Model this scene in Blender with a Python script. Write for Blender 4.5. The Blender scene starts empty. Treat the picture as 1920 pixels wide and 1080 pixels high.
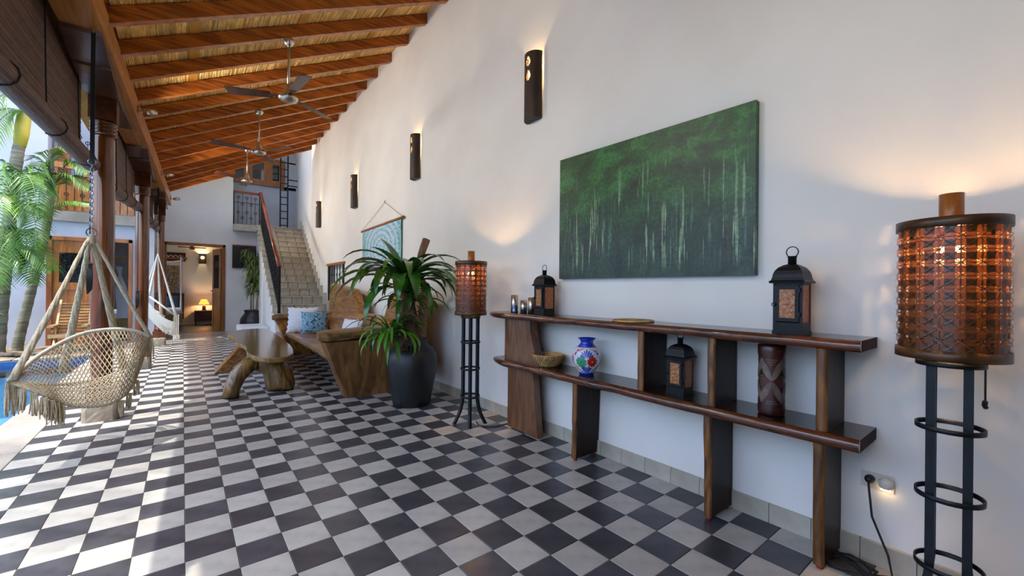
import bpy, math, random
from math import sin, cos, pi, radians, sqrt, atan2
from mathutils import Vector, Matrix, noise as mnoise
random.seed(7)
S = bpy.context.scene
COL = S.collection

# ------------------------------------------------------------------ camera
YAW, ROLL, FPX = 0.6684, 0.0095, 781.6
cd = bpy.data.cameras.new('camera'); cam = bpy.data.objects.new('camera', cd); COL.objects.link(cam)
CAMP = Vector((-0.0182, -2.4737, 1.2858))
_fw = Vector((sin(YAW), cos(YAW), 0)); _r = Vector((cos(YAW), -sin(YAW), 0)); _u = Vector((0, 0, 1))
_r2 = _r*cos(ROLL)+_u*sin(ROLL); _u2 = -_r*sin(ROLL)+_u*cos(ROLL)
M = Matrix((_r2, _u2, -_fw)).transposed().to_4x4(); M.translation = CAMP
cam.matrix_world = M
cd.sensor_width = 36.0; cd.lens = FPX/1920*36.0; cd.shift_y = 5.47/1920
cd.clip_start = 0.05; cd.clip_end = 300
S.camera = cam
# ------------------------------------------------------------------ world, sun, exposure
SUN = Vector((-0.30, -0.10, 0.95)).normalized()
w = bpy.data.worlds.new('world'); S.world = w; w.use_nodes = True
nt = w.node_tree; bg = nt.nodes['Background']
sky = nt.nodes.new('ShaderNodeTexSky'); sky.sky_type = 'NISHITA'; sky.sun_disc = False
sky.sun_elevation = math.asin(SUN.z); sky.sun_rotation = atan2(SUN.x, SUN.y); sky.air_density = 1.0; sky.dust_density = 2.0; sky.ozone_density = 1.0
nt.links.new(sky.outputs[0], bg.inputs[0]); bg.inputs[1].default_value = 0.42
sl = bpy.data.lights.new('sun', 'SUN'); sl.energy = 2.6; sl.angle = 0.012; sl.color = (1, .95, .86)
so = bpy.data.objects.new('sun', sl); COL.objects.link(so); so.rotation_euler = SUN.to_track_quat('Z', 'Y').to_euler(); so.location = (-6, -2, 18)
S.view_settings.view_transform = 'Standard'; S.view_settings.look = 'None'; S.view_settings.gamma = 1
S.view_settings.use_curve_mapping = False
S.view_settings.exposure = 1.02
S.cycles.use_denoising = True; S.cycles.max_bounces = 10; S.cycles.diffuse_bounces = 6; S.cycles.transparent_max_bounces = 24
S.cycles.caustics_reflective = False; S.cycles.caustics_refractive = False; S.cycles.sample_clamp_indirect = 6

# ------------------------------------------------------------------ helpers
def lin(h):
    h = h.lstrip('#'); o = []
    for k in (0, 2, 4):
        c = int(h[k:k+2], 16)/255
        o.append(c/12.92 if c <= .04045 else ((c+.055)/1.055)**2.4)
    return tuple(o)+(1,)

class MB:
    def __init__(s): s.v = []; s.f = []; s.m = []; s.mi = 0; s.sm = []; s.smooth = False
    def add(s, vs, fs, smooth=None):
        b = len(s.v); s.v += [tuple(p) for p in vs]
        for f in fs: s.f.append([b+i for i in f]); s.m.append(s.mi); s.sm.append(s.smooth if smooth is None else smooth)
        return s
    def box(s, a, b, bev=0.0):
        x0, y0, z0 = a; x1, y1, z1 = b
        if bev:
            c = bev
            vs = [(x0+c*(1-k), y0+c*(1-k), z) for z, k in ((z0, 1),)]
            lo = [(x0, y0, z0), (x1, y0, z0), (x1, y1, z0), (x0, y1, z0)]
            mi = [(x0, y0, z1-c), (x1, y0, z1-c), (x1, y1, z1-c), (x0, y1, z1-c)]
            hi = [(x0+c, y0+c, z1), (x1-c, y0+c, z1), (x1-c, y1-c, z1), (x0+c, y1-c, z1)]
            fs = [(3, 2, 1, 0), (8, 9, 10, 11)]
            for k in range(4):
                n = (k+1) % 4; fs += [(k, n, 4+n, 4+k), (4+k, 4+n, 8+n, 8+k)]
            return s.add(lo+mi+hi, fs)
        vs = [(x0, y0, z0), (x1, y0, z0), (x1, y1, z0), (x0, y1, z0), (x0, y0, z1), (x1, y0, z1), (x1, y1, z1), (x0, y1, z1)]
        return s.add(vs, [(3, 2, 1, 0), (4, 5, 6, 7), (0, 1, 5, 4), (1, 2, 6, 5), (2, 3, 7, 6), (3, 0, 4, 7)])
    def hexa(s, b, t):   # 4 bottom points, 4 top points (same order, ccw from above)
        return s.add(list(b)+list(t), [(3, 2, 1, 0), (4, 5, 6, 7), (0, 1, 5, 4), (1, 2, 6, 5), (2, 3, 7, 6), (3, 0, 4, 7)])
    def beam(s, p, q, wd, ht, up=(0, 0, 1)):   # box bar from p to q
        p = Vector(p); q = Vector(q); d = (q-p).normalized(); u = Vector(up)
        if abs(d.dot(u)) > .99: u = Vector((0, 1, 0))
        r = d.cross(u).normalized()*wd/2; u = r.cross(d).normalized()*ht/2
        A = [p-r-u, p+r-u, p+r+u, p-r+u]; B = [x+(q-p) for x in A]
        return s.add(A+B, [(0, 1, 2, 3), (7, 6, 5, 4), (0, 4, 5, 1), (1, 5, 6, 2), (2, 6, 7, 3), (3, 7, 4, 0)])
    def tube(s, pts, r, n=8, cap=True, smooth=True, closed=False):
        pts = [Vector(p) for p in pts]; N = len(pts)
        rs = r if isinstance(r, (list, tuple)) else [r]*N
        prev = None; vs = []
        for i, p in enumerate(pts):
            a = pts[(i-1) % N] if closed or i > 0 else p; b = pts[(i+1) % N] if closed or i < N-1 else p
            t = (b-a).normalized()
            if prev is None:
                u = Vector((0, 0, 1)) if abs(t.z) < .9 else Vector((1, 0, 0))
                u = (u-t*u.dot(t)).normalized()
            else:
                u = (prev-t*prev.dot(t))
                u = u.normalized() if u.length > 1e-6 else t.orthogonal().normalized()
            prev = u; w_ = t.cross(u)
            for k in range(n):
                a_ = 2*pi*k/n; vs.append(p+(u*cos(a_)+w_*sin(a_))*rs[i])
        fs = []
        for i in range(N if closed else N-1):
            for k in range(n):
                i2 = (i+1) % N
                fs.append((i*n+k, i*n+(k+1) % n, i2*n+(k+1) % n, i2*n+k))
        if cap and not closed: fs += [tuple(range(n-1, -1, -1)), tuple((N-1)*n+k for k in range(n))]
        return s.add(vs, fs, smooth)
    def lathe(s, prof, n=28, c=(0, 0, 0), smooth=True, a0=0, a1=2*pi):
        full = abs(a1-a0-2*pi) < 1e-6; m = n if full else n+1; vs = []
        for r, z in prof:
            for k in range(m):
                a = a0+(a1-a0)*k/n; vs.append((c[0]+r*cos(a), c[1]+r*sin(a), c[2]+z))
        fs = []
        for i in range(len(prof)-1):
            for k in range(n):
                k2 = (k+1) % m; fs.append((i*m+k, i*m+k2, (i+1)*m+k2, (i+1)*m+k))
        if full and tuple(prof[0]) != tuple(prof[-1]):
            if prof[0][0] > 1e-5: fs.append(tuple(range(m-1, -1, -1)))
            if prof[-1][0] > 1e-5 and not getattr(s, 'open', False): fs.append(tuple((len(prof)-1)*m+k for k in range(m)))
        return s.add(vs, fs, smooth)
    def prism(s, poly, fa, fb):  # poly: 2d list; fa, fb map 2d->3d for both ends
        n = len(poly); A = [fa(*p) for p in poly]; B = [fb(*p) for p in poly]
        fs = [tuple(range(n-1, -1, -1)), tuple(range(n, 2*n))]+[(k, (k+1) % n, n+(k+1) % n, n+k) for k in range(n)]
        return s.add(A+B, fs)
    def grid(s, nu, nv, fn, smooth=True, closeu=False):
        vs = [fn(i/(nu), j/(nv)) for j in range(nv+1) for i in range(nu+(0 if closeu else 1))]
        m = nu if closeu else nu+1; fs = []
        for j in range(nv):
            for i in range(nu):
                i2 = (i+1) % m; fs.append((j*m+i, j*m+i2, (j+1)*m+i2, (j+1)*m+i))
        return s.add(vs, fs, smooth)
    def ring(s, c, R, r, axis='z', n=20, k=6):
        pts = []
        for i in range(n):
            a = 2*pi*i/n; d = {'z': (cos(a), sin(a), 0), 'x': (0, cos(a), sin(a)), 'y': (cos(a), 0, sin(a))}[axis]
            pts.append((c[0]+R*d[0], c[1]+R*d[1], c[2]+R*d[2]))
        return s.tube(pts, r, k, closed=True)
    def map(s, fn): s.v = [tuple(fn(*p)) for p in s.v]; return s
    def mesh(s, name, mats, off=(0, 0, 0)):
        me = bpy.data.meshes.new(name)
        me.from_pydata([(x-off[0], y-off[1], z-off[2]) for x, y, z in s.v], [], s.f)
        for m_ in (mats if isinstance(mats, (list, tuple)) else [mats]): me.materials.append(m_)
        me.polygons.foreach_set('material_index', s.m); me.polygons.foreach_set('use_smooth', s.sm)
        me.update(); return me
    def build(s, name, mats, parent=None, label=None, kind=None):
        off = Vector((0, 0, 0)); p = parent
        while p is not None: off += p.location; p = p.parent
        o = bpy.data.objects.new(name, s.mesh(name, mats, off)); COL.objects.link(o)
        if parent is not None: o.parent = parent
        if label: o['label'] = label
        if kind: o['kind'] = kind
        return o

def thing(name, label, cat, loc=(0, 0, 0), group=None, kind=None):
    o = bpy.data.objects.new(name, None); COL.objects.link(o); o.location = loc
    o.empty_display_size = .1; o['label'] = label; o['category'] = cat
    if group: o['group'] = group
    if kind: o['kind'] = kind
    return o
def tag(o, label, cat, group=None):
    o['label'] = label; o['category'] = cat
    if group: o['group'] = group
    return o
def struct(name, mb, mat, label, cat='structure'):
    o = mb.build(name, mat, None, None, 'structure'); o['label'] = label; o['category'] = cat; return o
def dup(o, loc=None, label=None, rotz=None, parent=None):
    c = o.copy(); COL.objects.link(c)
    if parent is not None: c.parent = parent
    if loc is not None: c.location = loc
    if rotz is not None: c.rotation_euler = (0, 0, rotz)
    if label: c['label'] = label
    for ch in list(o.children): dup(ch, parent=c)
    return c
def inst(me, name, parent, loc=(0, 0, 0), rot=None, kind=None):
    o = bpy.data.objects.new(name, me); COL.objects.link(o); o.parent = parent; o.location = loc
    if rot: o.rotation_euler = rot
    return o
def lamp(name, loc, energy, color, r=.03, parent=None):
    l = bpy.data.lights.new(name, 'POINT'); l.energy = energy; l.color = color; l.shadow_soft_size = r
    o = bpy.data.objects.new(name, l); COL.objects.link(o)
    o.location = loc
    if parent: o.parent = parent
    return o

# ------------------------------------------------------------------ materials
MAT = {}
def mat(name, base, rough=.5, metal=0, spec=.5, c2=None, scale=6, stretch=(1, 1, 1), detail=6, bump=0, bscale=None, island=0, obj=0, emit=None, estr=0, coat=0, lo=.35, hi=.65, dist=0, trans=0, sheen=0):
    m = bpy.data.materials.new(name); m.use_nodes = True; t = m.node_tree; b = t.nodes['Principled BSDF']; N = t.nodes.new; L = t.links.new
    b.inputs['Roughness'].default_value = rough; b.inputs['Metallic'].default_value = metal; b.inputs['Specular IOR Level'].default_value = spec
    b.inputs['Coat Weight'].default_value = coat; b.inputs['Coat Roughness'].default_value = .12
    b.inputs['Transmission Weight'].default_value = trans; b.inputs['Sheen Weight'].default_value = sheen
    base = lin(base); out = None
    tc = N('ShaderNodeTexCoord'); mp = N('ShaderNodeMapping'); mp.inputs['Scale'].default_value = stretch; L(tc.outputs['Object'], mp.inputs[0])
    if c2 or bump:
        nz = N('ShaderNodeTexNoise'); nz.inputs['Scale'].default_value = scale; nz.inputs['Detail'].default_value = detail; nz.inputs['Distortion'].default_value = dist
        L(mp.outputs[0], nz.inputs['Vector'])
    if c2:
        r = N('ShaderNodeValToRGB'); r.color_ramp.elements[0].position = lo; r.color_ramp.elements[1].position = hi
        r.color_ramp.elements[0].color = base; r.color_ramp.elements[1].color = lin(c2); L(nz.outputs[0], r.inputs[0]); out = r.outputs[0]
    if island or obj:
        mx = N('ShaderNodeHueSaturation'); 
        if out: L(out, mx.inputs['Color'])
        else: mx.inputs['Color'].default_value = base
        ge = N('ShaderNodeNewGeometry'); mr = N('ShaderNodeMapRange'); v = island or obj
        mr.inputs[3].default_value = 1-v; mr.inputs[4].default_value = 1+v
        if obj:
            oi = N('ShaderNodeObjectInfo'); ad = N('ShaderNodeMath'); ad.operation = 'ADD'; fr = N('ShaderNodeMath'); fr.operation = 'FRACT'
            L(oi.outputs['Random'], ad.inputs[0]); L(ge.outputs['Random Per Island'], ad.inputs[1]); L(ad.outputs[0], fr.inputs[0]); L(fr.outputs[0], mr.inputs[0])
        else: L(ge.outputs['Random Per Island'], mr.inputs[0])
        L(mr.outputs[0], mx.inputs['Value']); out = mx.outputs[0]
    if out: L(out, b.inputs['Base Color'])
    else: b.inputs['Base Color'].default_value = base
    if bump:
        bp = N('ShaderNodeBump'); bp.inputs['Strength'].default_value = bump; bp.inputs['Distance'].default_value = .01
        if bscale:
            n2 = N('ShaderNodeTexNoise'); n2.inputs['Scale'].default_value = bscale; n2.inputs['Detail'].default_value = 4; L(mp.outputs[0], n2.inputs['Vector']); L(n2.outputs[0], bp.inputs['Height'])
        else: L(nz.outputs[0], bp.inputs['Height'])
        L(bp.outputs[0], b.inputs['Normal'])
    if emit: b.inputs['Emission Color'].default_value = lin(emit); b.inputs['Emission Strength'].default_value = estr
    MAT[name] = m; return m
mat('plaster', '#e9e6e1', .85, c2='#e2ded8', scale=1.5, bump=.25, bscale=9)
mat('plaster_dimmed', '#b6bcc6', .85, c2='#adb3bd', scale=2, bump=.15, bscale=9)  # copy of the white plaster with dimmer, cooler light put into its colour
mat('tile_light', '#b4b1a8', .38, c2='#98958d', scale=9, obj=.1, bump=.03, lo=.4, hi=.8)
mat('tile_dark', '#48474c', .28, c2='#35353a', scale=9, obj=.22, bump=.03)
mat('grout', '#5f564a', .9)
mat('base_tile', '#b9b2a2', .55, c2='#a79f8e', scale=7, obj=.08)
mat('stair_tile', '#c9c2b2', .6, c2='#b3ab99', scale=8, obj=.1)
mat('concrete', '#99948b', .85, c2='#857f75', scale=3, obj=.05, bump=.1, bscale=30)
mat('rafter', '#c06c24', .38, c2='#7c3c0d', scale=3, stretch=(.6, 4, 6), dist=1.5, obj=.12, coat=.2)
mat('beam', '#c58435', .4, c2='#9c5d22', scale=3, stretch=(5, .5, 5), dist=.8, coat=.2)
mat('column', '#71380d', .18, c2='#421f06', scale=3, stretch=(6, 6, .5), dist=1, coat=.5)
mat('bracket', '#5c2f15', .3, c2='#3a1b0b', scale=3, stretch=(4, .6, 4), coat=.3)
mat('reed', '#f2cb7c', .55, c2='#d0994a', scale=8, stretch=(6, 1, 6), island=.35)
mat('batten', '#c58a33', .5, c2='#b0762a', scale=5)
mat('blind', '#6b4a3a', .55, c2='#50342a', scale=20, stretch=(4, .6, 4), island=.3)
mat('black', '#16171a', .5)
mat('cord', '#1b1c20', .8)
mat('iron', '#1c242c', .42, metal=.4, c2='#11161b', scale=8)
mat('steel', '#b9b6ae', .25, metal=1)
mat('brushed', '#d2ccc0', .3, metal=1, c2='#a8a196', scale=3, stretch=(30, 30, 1))
mat('galv', '#8b9298', .35, metal=1)
mat('sconce', '#3d2a1c', .6, c2='#241911', scale=6, stretch=(3, 3, .6))
mat('slab_wood', '#b0783a', .3, c2='#6d4018', scale=2.2, stretch=(5, .7, 5), dist=2.5, coat=.35, bump=.05)
mat('arm_wood', '#8f6a3c', .45, c2='#5f4220', scale=3, stretch=(1.2, 3, 3), dist=2, bump=.15)
mat('panel_wood', '#8f6438', .45, c2='#5d3c1c', scale=3, stretch=(3.5, 4, 1), dist=.8, bump=.1)
mat('bench_in', '#bd8240', .3, c2='#7a4618', scale=2.2, stretch=(4, .7, 4), dist=1, coat=.3)
mat('bark', '#94703c', .6, c2='#664a22', scale=9, bump=.4)
mat('table_top', '#8a6038', .16, c2='#5c3a1e', scale=1.6, stretch=(5, .8, 5), dist=2.5, coat=.6)
mat('log', '#8c6a34', .4, c2='#43300f', scale=2.6, stretch=(5, 5, 1), dist=2, coat=.3, bump=.15)
mat('console_top', '#2a1a14', .2, c2='#1a0f0b', scale=2, stretch=(6, .6, 6), dist=2, coat=.25)
mat('console_end', '#3a2219', .7, spec=.12, c2='#2a1710', scale=8)
mat('console_edge', '#6a371c', .2, c2='#3b1c0e', scale=5, stretch=(3, 1, 3), dist=1.5, coat=.6, bump=.2)
mat('console_post', '#2c1c16', .45, spec=.25, c2='#1c110d', scale=4, stretch=(6, 6, .6))
mat('console_leg', '#7d5030', .35, c2='#4f2e18', scale=2.4, stretch=(4, 4, .8), dist=2, coat=.3)
mat('post_edge', '#8a5a2a', .35, c2='#4a2c14', scale=5, stretch=(4, 4, .8), dist=1.5, coat=.3, bump=.2)
mat('shade', '#5c3a1a', .4, c2='#3d240d', scale=7, stretch=(2, 2, 2), island=.25, obj=.2, coat=.15)
mat('bamboo', '#a5652b', .35, c2='#8a4a1a', scale=5, stretch=(6, 6, .5))
mat('bulb', '#ffd9a0', .4, emit='#ffc070', estr=45)
mat('pot_black', '#1c1d20', .42, c2='#141416', scale=5, bump=.08, bscale=22)
mat('leaf', '#24541a', .25, c2='#427826', scale=5, island=.2, obj=.3, coat=.2)
mat('leaf_young', '#5f9a2c', .35, c2='#3f7a1f', scale=5, obj=.25)
mat('leaf_fine', '#55702c', .5, c2='#728a3c', scale=5, island=.35)
mat('trunk', '#6f5337', .85, c2='#3f2d1c', scale=14, bump=.8)
mat('stick', '#8d6b4c', .8, c2='#5d4433', scale=10, stretch=(3, 3, 1), bump=.5)
mat('soil', '#3a2a1d', .95, c2='#57412c', scale=20)
mat('rock', '#a89b86', .9, c2='#7d7161', scale=6, bump=.6, obj=.15)
mat('garden', '#8d7d63', .95, c2='#5c4f3c', scale=5, bump=.4)
mat('palm_leaf', '#3d6b1c', .4, c2='#6d8f30', scale=2, island=.3, obj=.15)
mat('palm_trunk', '#8d8a78', .8, c2='#5f6049', scale=3, stretch=(1, 1, 7), bump=.5)
mat('crownshaft', '#a3a63a', .45, c2='#c3b84a', scale=3)
mat('croton', '#c9c22a', .45, c2='#6f9a2a', scale=9, obj=.2)
mat('rope', '#b9a98c', .85, c2='#a39376', scale=60, bump=.3)
mat('rope_bar', '#c9bfae', .75, c2='#b5aa97', scale=40, stretch=(1, 1, 1))
mat('rope_white', '#e5dccb', .85, c2='#d3c8b3', scale=40, bump=.2)
mat('door_wood', '#b97530', .35, c2='#8a4f1c', scale=2.5, stretch=(5, 5, .6), dist=1.5, coat=.3)
mat('frame_wood', '#a3602a', .4, c2='#7a4318', scale=3, stretch=(4, 4, .6), coat=.2)
mat('rail_wood', '#8a3f1c', .35, c2='#6d2c10', scale=4, coat=.3)
mat('chair_wood', '#caa877', .5, c2='#b08c5a', scale=4, stretch=(1, 6, 6), obj=.1)
mat('dark_glass', '#1b1c20', .06, spec=.8)
mat('screen', '#2c2a2b', .12, spec=.6)
mat('white_cloth', '#e4e4e6', .9, c2='#d8d9dc', scale=30, bump=.3, sheen=.3)
mat('net_cloth', '#dcdce0', .9, sheen=.3)
mat('bed_cover', '#8d7a4a', .85, c2='#a08d58', scale=25, bump=.2)
mat('blue_cloth', '#3c5e78', .85)
mat('white_paint', '#e6e6e6', .5)
mat('amber', '#c9701c', .15, c2='#9a4e10', scale=70, bump=.6, bscale=90, spec=.6)
mat('amber_clear', '#b8743a', .15, c2='#7a4218', scale=60, bump=.8, bscale=70, spec=.7)
mat('lantern', '#14171a', .45, metal=.5, c2='#0d0f11', scale=20, bump=.15, bscale=60)
mat('straw', '#c29c62', .7, c2='#8f6c3c', scale=12, island=.3)
mat('blue_glaze', '#1c35b0', .25, coat=.4)
mat('white_glaze', '#dfe0e6', .25, coat=.4)
for n_, c_ in dict(green_paint='#2f9a72', red_paint='#b8281c', orange_paint='#d96a2a', pink_paint='#c0285c', yellow_paint='#e0c030', teal_paint='#1f7f9a', sky_paint='#5f8fd0').items(): mat(n_, c_, .3, coat=.3)
mat('drum', '#2b1410', .35, c2='#50201a', scale=12, bump=.2, coat=.2)
mat('drum_pale', '#75665d', .45, c2='#574a44', scale=25, bump=.2)
mat('red_rubber', '#b02020', .6)
mat('outlet', '#cfc7b8', .4)
mat('lampshade', '#c58a3c', .7, emit='#e0963a', estr=1.3)
mat('glow', '#ffe2a8', .5, emit='#ffd890', estr=12)
mat('pool_tile', '#84b6d2', .3, c2='#6fa6c6', scale=14)
mat('pool_band', '#2a5a94', .3, c2='#1d4274', scale=30)
mat('dark_room', '#4a4642', .8)
mat('grey_tile', '#6a6660', .35, c2='#5a5650', scale=4)
mat('dark_wood', '#4a2416', .4, c2='#341709', scale=4, stretch=(1, 5, 5))
mat('carving', '#5a4632', .6, c2='#a08c70', scale=18)
t_ = MAT['shade'].node_tree; tl = t_.nodes.new('ShaderNodeBsdfTranslucent'); tl.inputs[0].default_value = (.55, .13, .02, 1); mxs = t_.nodes.new('ShaderNodeMixShader'); mxs.inputs[0].default_value = .04
t_.links.new(t_.nodes['Principled BSDF'].outputs[0], mxs.inputs[1]); t_.links.new(tl.outputs[0], mxs.inputs[2]); t_.links.new(mxs.outputs[0], t_.nodes['Material Output'].inputs['Surface'])
# tapestry, painting, cushion, hanging: object-space patterned nodes
def pattern(name, build, rough=.8):
    m = bpy.data.materials.new(name); m.use_nodes = True; t = m.node_tree; b = t.nodes['Principled BSDF']; b.inputs['Roughness'].default_value = rough
    build(t, t.nodes.new, t.links.new, b); MAT[name] = m; return m
def ramp(t, stops):
    r = t.nodes.new('ShaderNodeValToRGB'); e = r.color_ramp.elements
    while len(e) < len(stops): e.new(.5)
    for k, (p, c) in enumerate(stops): e[k].position = p; e[k].color = lin(c)
    return r
def p_painting(t, N, L, b):
    tc = N('ShaderNodeTexCoord'); sp = N('ShaderNodeSeparateXYZ'); L(tc.outputs['Object'], sp.inputs[0])
    def noise(sc, st, det=5, dist=0):
        mp = N('ShaderNodeMapping'); mp.inputs['Scale'].default_value = st; L(tc.outputs['Object'], mp.inputs[0])
        n = N('ShaderNodeTexNoise'); n.inputs['Scale'].default_value = sc; n.inputs['Detail'].default_value = det; n.inputs['Distortion'].default_value = dist; L(mp.outputs[0], n.inputs[0]); return n.outputs[0]
    big = ramp(t, [(.3, '#12281c'), (.5, '#1f4a26'), (.62, '#2c6a30'), (.8, '#2a6048')]); L(noise(5, (1, 1.6, 1.6), 12, .4), big.inputs[0])
    low = ramp(t, [(.3, '#1c2c2a'), (.55, '#2c4238'), (.75, '#3d5448')]); L(noise(9, (1, 3, .5), 8), low.inputs[0])
    mr = N('ShaderNodeMapRange'); mr.inputs[1].default_value = -.25; mr.inputs[2].default_value = .18; L(sp.outputs['Z'], mr.inputs[0])
    mx = N('ShaderNodeMix'); mx.data_type = 'RGBA'; L(mr.outputs[0], mx.inputs[0]); L(low.outputs[0], mx.inputs[6]); L(big.outputs[0], mx.inputs[7])
    out = mx.outputs[2]
    for sc, st, th, col, hmax in ((30, (1, 1, .05), .64, '#7d9a78', .2), (55, (1, 1, .045), .66, '#9ab08c', .05), (38, (1.3, 1, .03), .66, '#54402c', -.05), (70, (1, 1, .04), .62, '#4f7060', .1)):
        nz = noise(sc, st, 2, .1); gr = N('ShaderNodeMapRange'); gr.inputs[1].default_value = th; gr.inputs[2].default_value = th+.03; L(nz, gr.inputs[0])
        hm = N('ShaderNodeMapRange'); hm.inputs[1].default_value = hmax+.15; hm.inputs[2].default_value = hmax-.1; L(sp.outputs['Z'], hm.inputs[0])
        h2 = N('ShaderNodeMapRange'); h2.inputs[1].default_value = -.48; h2.inputs[2].default_value = -.36; L(sp.outputs['Z'], h2.inputs[0])
        m1 = N('ShaderNodeMath'); m1.operation = 'MULTIPLY'; L(gr.outputs[0], m1.inputs[0]); L(hm.outputs[0], m1.inputs[1])
        m2 = N('ShaderNodeMath'); m2.operation = 'MULTIPLY'; L(m1.outputs[0], m2.inputs[0]); L(h2.outputs[0], m2.inputs[1])
        m3 = N('ShaderNodeMath'); m3.operation = 'MULTIPLY'; L(m2.outputs[0], m3.inputs[0]); m3.inputs[1].default_value = .75
        k = N('ShaderNodeMix'); k.data_type = 'RGBA'; L(m3.outputs[0], k.inputs[0]); L(out, k.inputs[6]); k.inputs[7].default_value = lin(col); out = k.outputs[2]
    spk = N('ShaderNodeMapRange'); spk.inputs[1].default_value = .3; spk.inputs[2].default_value = .7; spk.inputs[3].default_value = .55; spk.inputs[4].default_value = 1.5; L(noise(45, (1, 1, 1), 6, .8), spk.inputs[0])
    hs = N('ShaderNodeHueSaturation'); L(out, hs.inputs['Color']); L(spk.outputs[0], hs.inputs['Value']); L(hs.outputs[0], b.inputs['Base Color'])
pattern('painting', p_painting, .45)
def p_tapestry(t, N, L, b):
    tc = N('ShaderNodeTexCoord'); mp = N('ShaderNodeMapping'); mp.inputs['Scale'].default_value = (1, .62, 1); L(tc.outputs['Object'], mp.inputs[0])
    ln = N('ShaderNodeVectorMath'); ln.operation = 'LENGTH'; L(mp.outputs[0], ln.inputs[0])
    nz = N('ShaderNodeTexNoise'); nz.inputs['Scale'].default_value = 26; nz.inputs['Detail'].default_value = 3; L(tc.outputs['Object'], nz.inputs[0])
    ma = N('ShaderNodeMath'); ma.operation = 'MULTIPLY_ADD'; L(nz.outputs[0], ma.inputs[0]); ma.inputs[1].default_value = .16; L(ln.outputs['Value'], ma.inputs[2])
    mu = N('ShaderNodeMath'); mu.operation = 'MULTIPLY'; L(ma.outputs[0], mu.inputs[0]); mu.inputs[1].default_value = 70
    sn = N('ShaderNodeMath'); sn.operation = 'SINE'; L(mu.outputs[0], sn.inputs[0])
    r = ramp(t, [(.2, '#c6d6e0'), (.55, '#a4c6d4'), (.8, '#5a9cb4')]); a = N('ShaderNodeMath'); a.operation = 'MULTIPLY_ADD'; L(sn.outputs[0], a.inputs[0]); a.inputs[1].default_value = .22; L(nz.outputs[0], a.inputs[2]); L(a.outputs[0], r.inputs[0])
    sp = N('ShaderNodeSeparateXYZ'); L(tc.outputs['Object'], sp.inputs[0]); ab = N('ShaderNodeMath'); ab.operation = 'ABSOLUTE'; L(sp.outputs['Y'], ab.inputs[0])
    g = N('ShaderNodeMapRange'); g.inputs[1].default_value = .62; g.inputs[2].default_value = .82; L(ab.outputs[0], g.inputs[0])
    ml = N('ShaderNodeMath'); ml.operation = 'MULTIPLY'; L(g.outputs[0], ml.inputs[0]); L(nz.outputs[0], ml.inputs[1])
    k = N('ShaderNodeMix'); k.data_type = 'RGBA'; L(ml.outputs[0], k.inputs[0]); L(r.outputs[0], k.inputs[6]); k.inputs[7].default_value = lin('#1f9a86'); L(k.outputs[2], b.inputs['Base Color'])
pattern('tapestry', p_tapestry)
def p_cushion(t, N, L, b):
    tc = N('ShaderNodeTexCoord'); v = N('ShaderNodeTexVoronoi'); v.inputs['Scale'].default_value = 22; L(tc.outputs['Object'], v.inputs[0])
    r = ramp(t, [(.05, '#b06a4a'), (.18, '#7fb4c6'), (.35, '#3d7f9a'), (.5, '#a8ccd8'), (.7, '#2c5a7a')]); L(v.outputs['Distance'], r.inputs[0]); L(r.outputs[0], b.inputs['Base Color'])
pattern('cushion', p_cushion)
def p_water(t, N, L, b):
    tc = N('ShaderNodeTexCoord'); nz = N('ShaderNodeTexNoise'); nz.inputs['Scale'].default_value = 4; nz.inputs['Detail'].default_value = 4; L(tc.outputs['Object'], nz.inputs[0])
    bp = N('ShaderNodeBump'); bp.inputs['Strength'].default_value = .2; bp.inputs['Distance'].default_value = .04; L(nz.outputs[0], bp.inputs['Height'])
    gl = N('ShaderNodeBsdfGlossy'); gl.inputs['Roughness'].default_value = .05; L(bp.outputs[0], gl.inputs['Normal'])
    tr = N('ShaderNodeBsdfTransparent'); tr.inputs[0].default_value = (.8, .93, .98, 1)
    fr = N('ShaderNodeFresnel'); fr.inputs[0].default_value = 1.33; L(bp.outputs[0], fr.inputs['Normal'])
    mx = N('ShaderNodeMixShader'); L(fr.outputs[0], mx.inputs[0]); L(tr.outputs[0], mx.inputs[1]); L(gl.outputs[0], mx.inputs[2])
    L(mx.outputs[0], t.nodes['Material Output'].inputs['Surface'])
pattern('water', p_water)
def p_glass(t, N, L, b):
    gl = N('ShaderNodeBsdfGlossy'); gl.inputs['Roughness'].default_value = .05
    tr = N('ShaderNodeBsdfTransparent'); tr.inputs[0].default_value = (.45, .45, .47, 1); mx = N('ShaderNodeMixShader'); mx.inputs[0].default_value = .2
    L(tr.outputs[0], mx.inputs[1]); L(gl.outputs[0], mx.inputs[2]); L(mx.outputs[0], t.nodes['Material Output'].inputs['Surface'])
pattern('window_glass', p_glass)
G = MAT.__getitem__
def project(p):
    d = Vector(p)-CAMP; z = d.dot(_fw)
    if z < .1: return None
    return (960+FPX*d.dot(_r2)/z, 545.47-FPX*d.dot(_u2)/z, z)

# ================================================================== SETTING
W = 2.585
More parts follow.
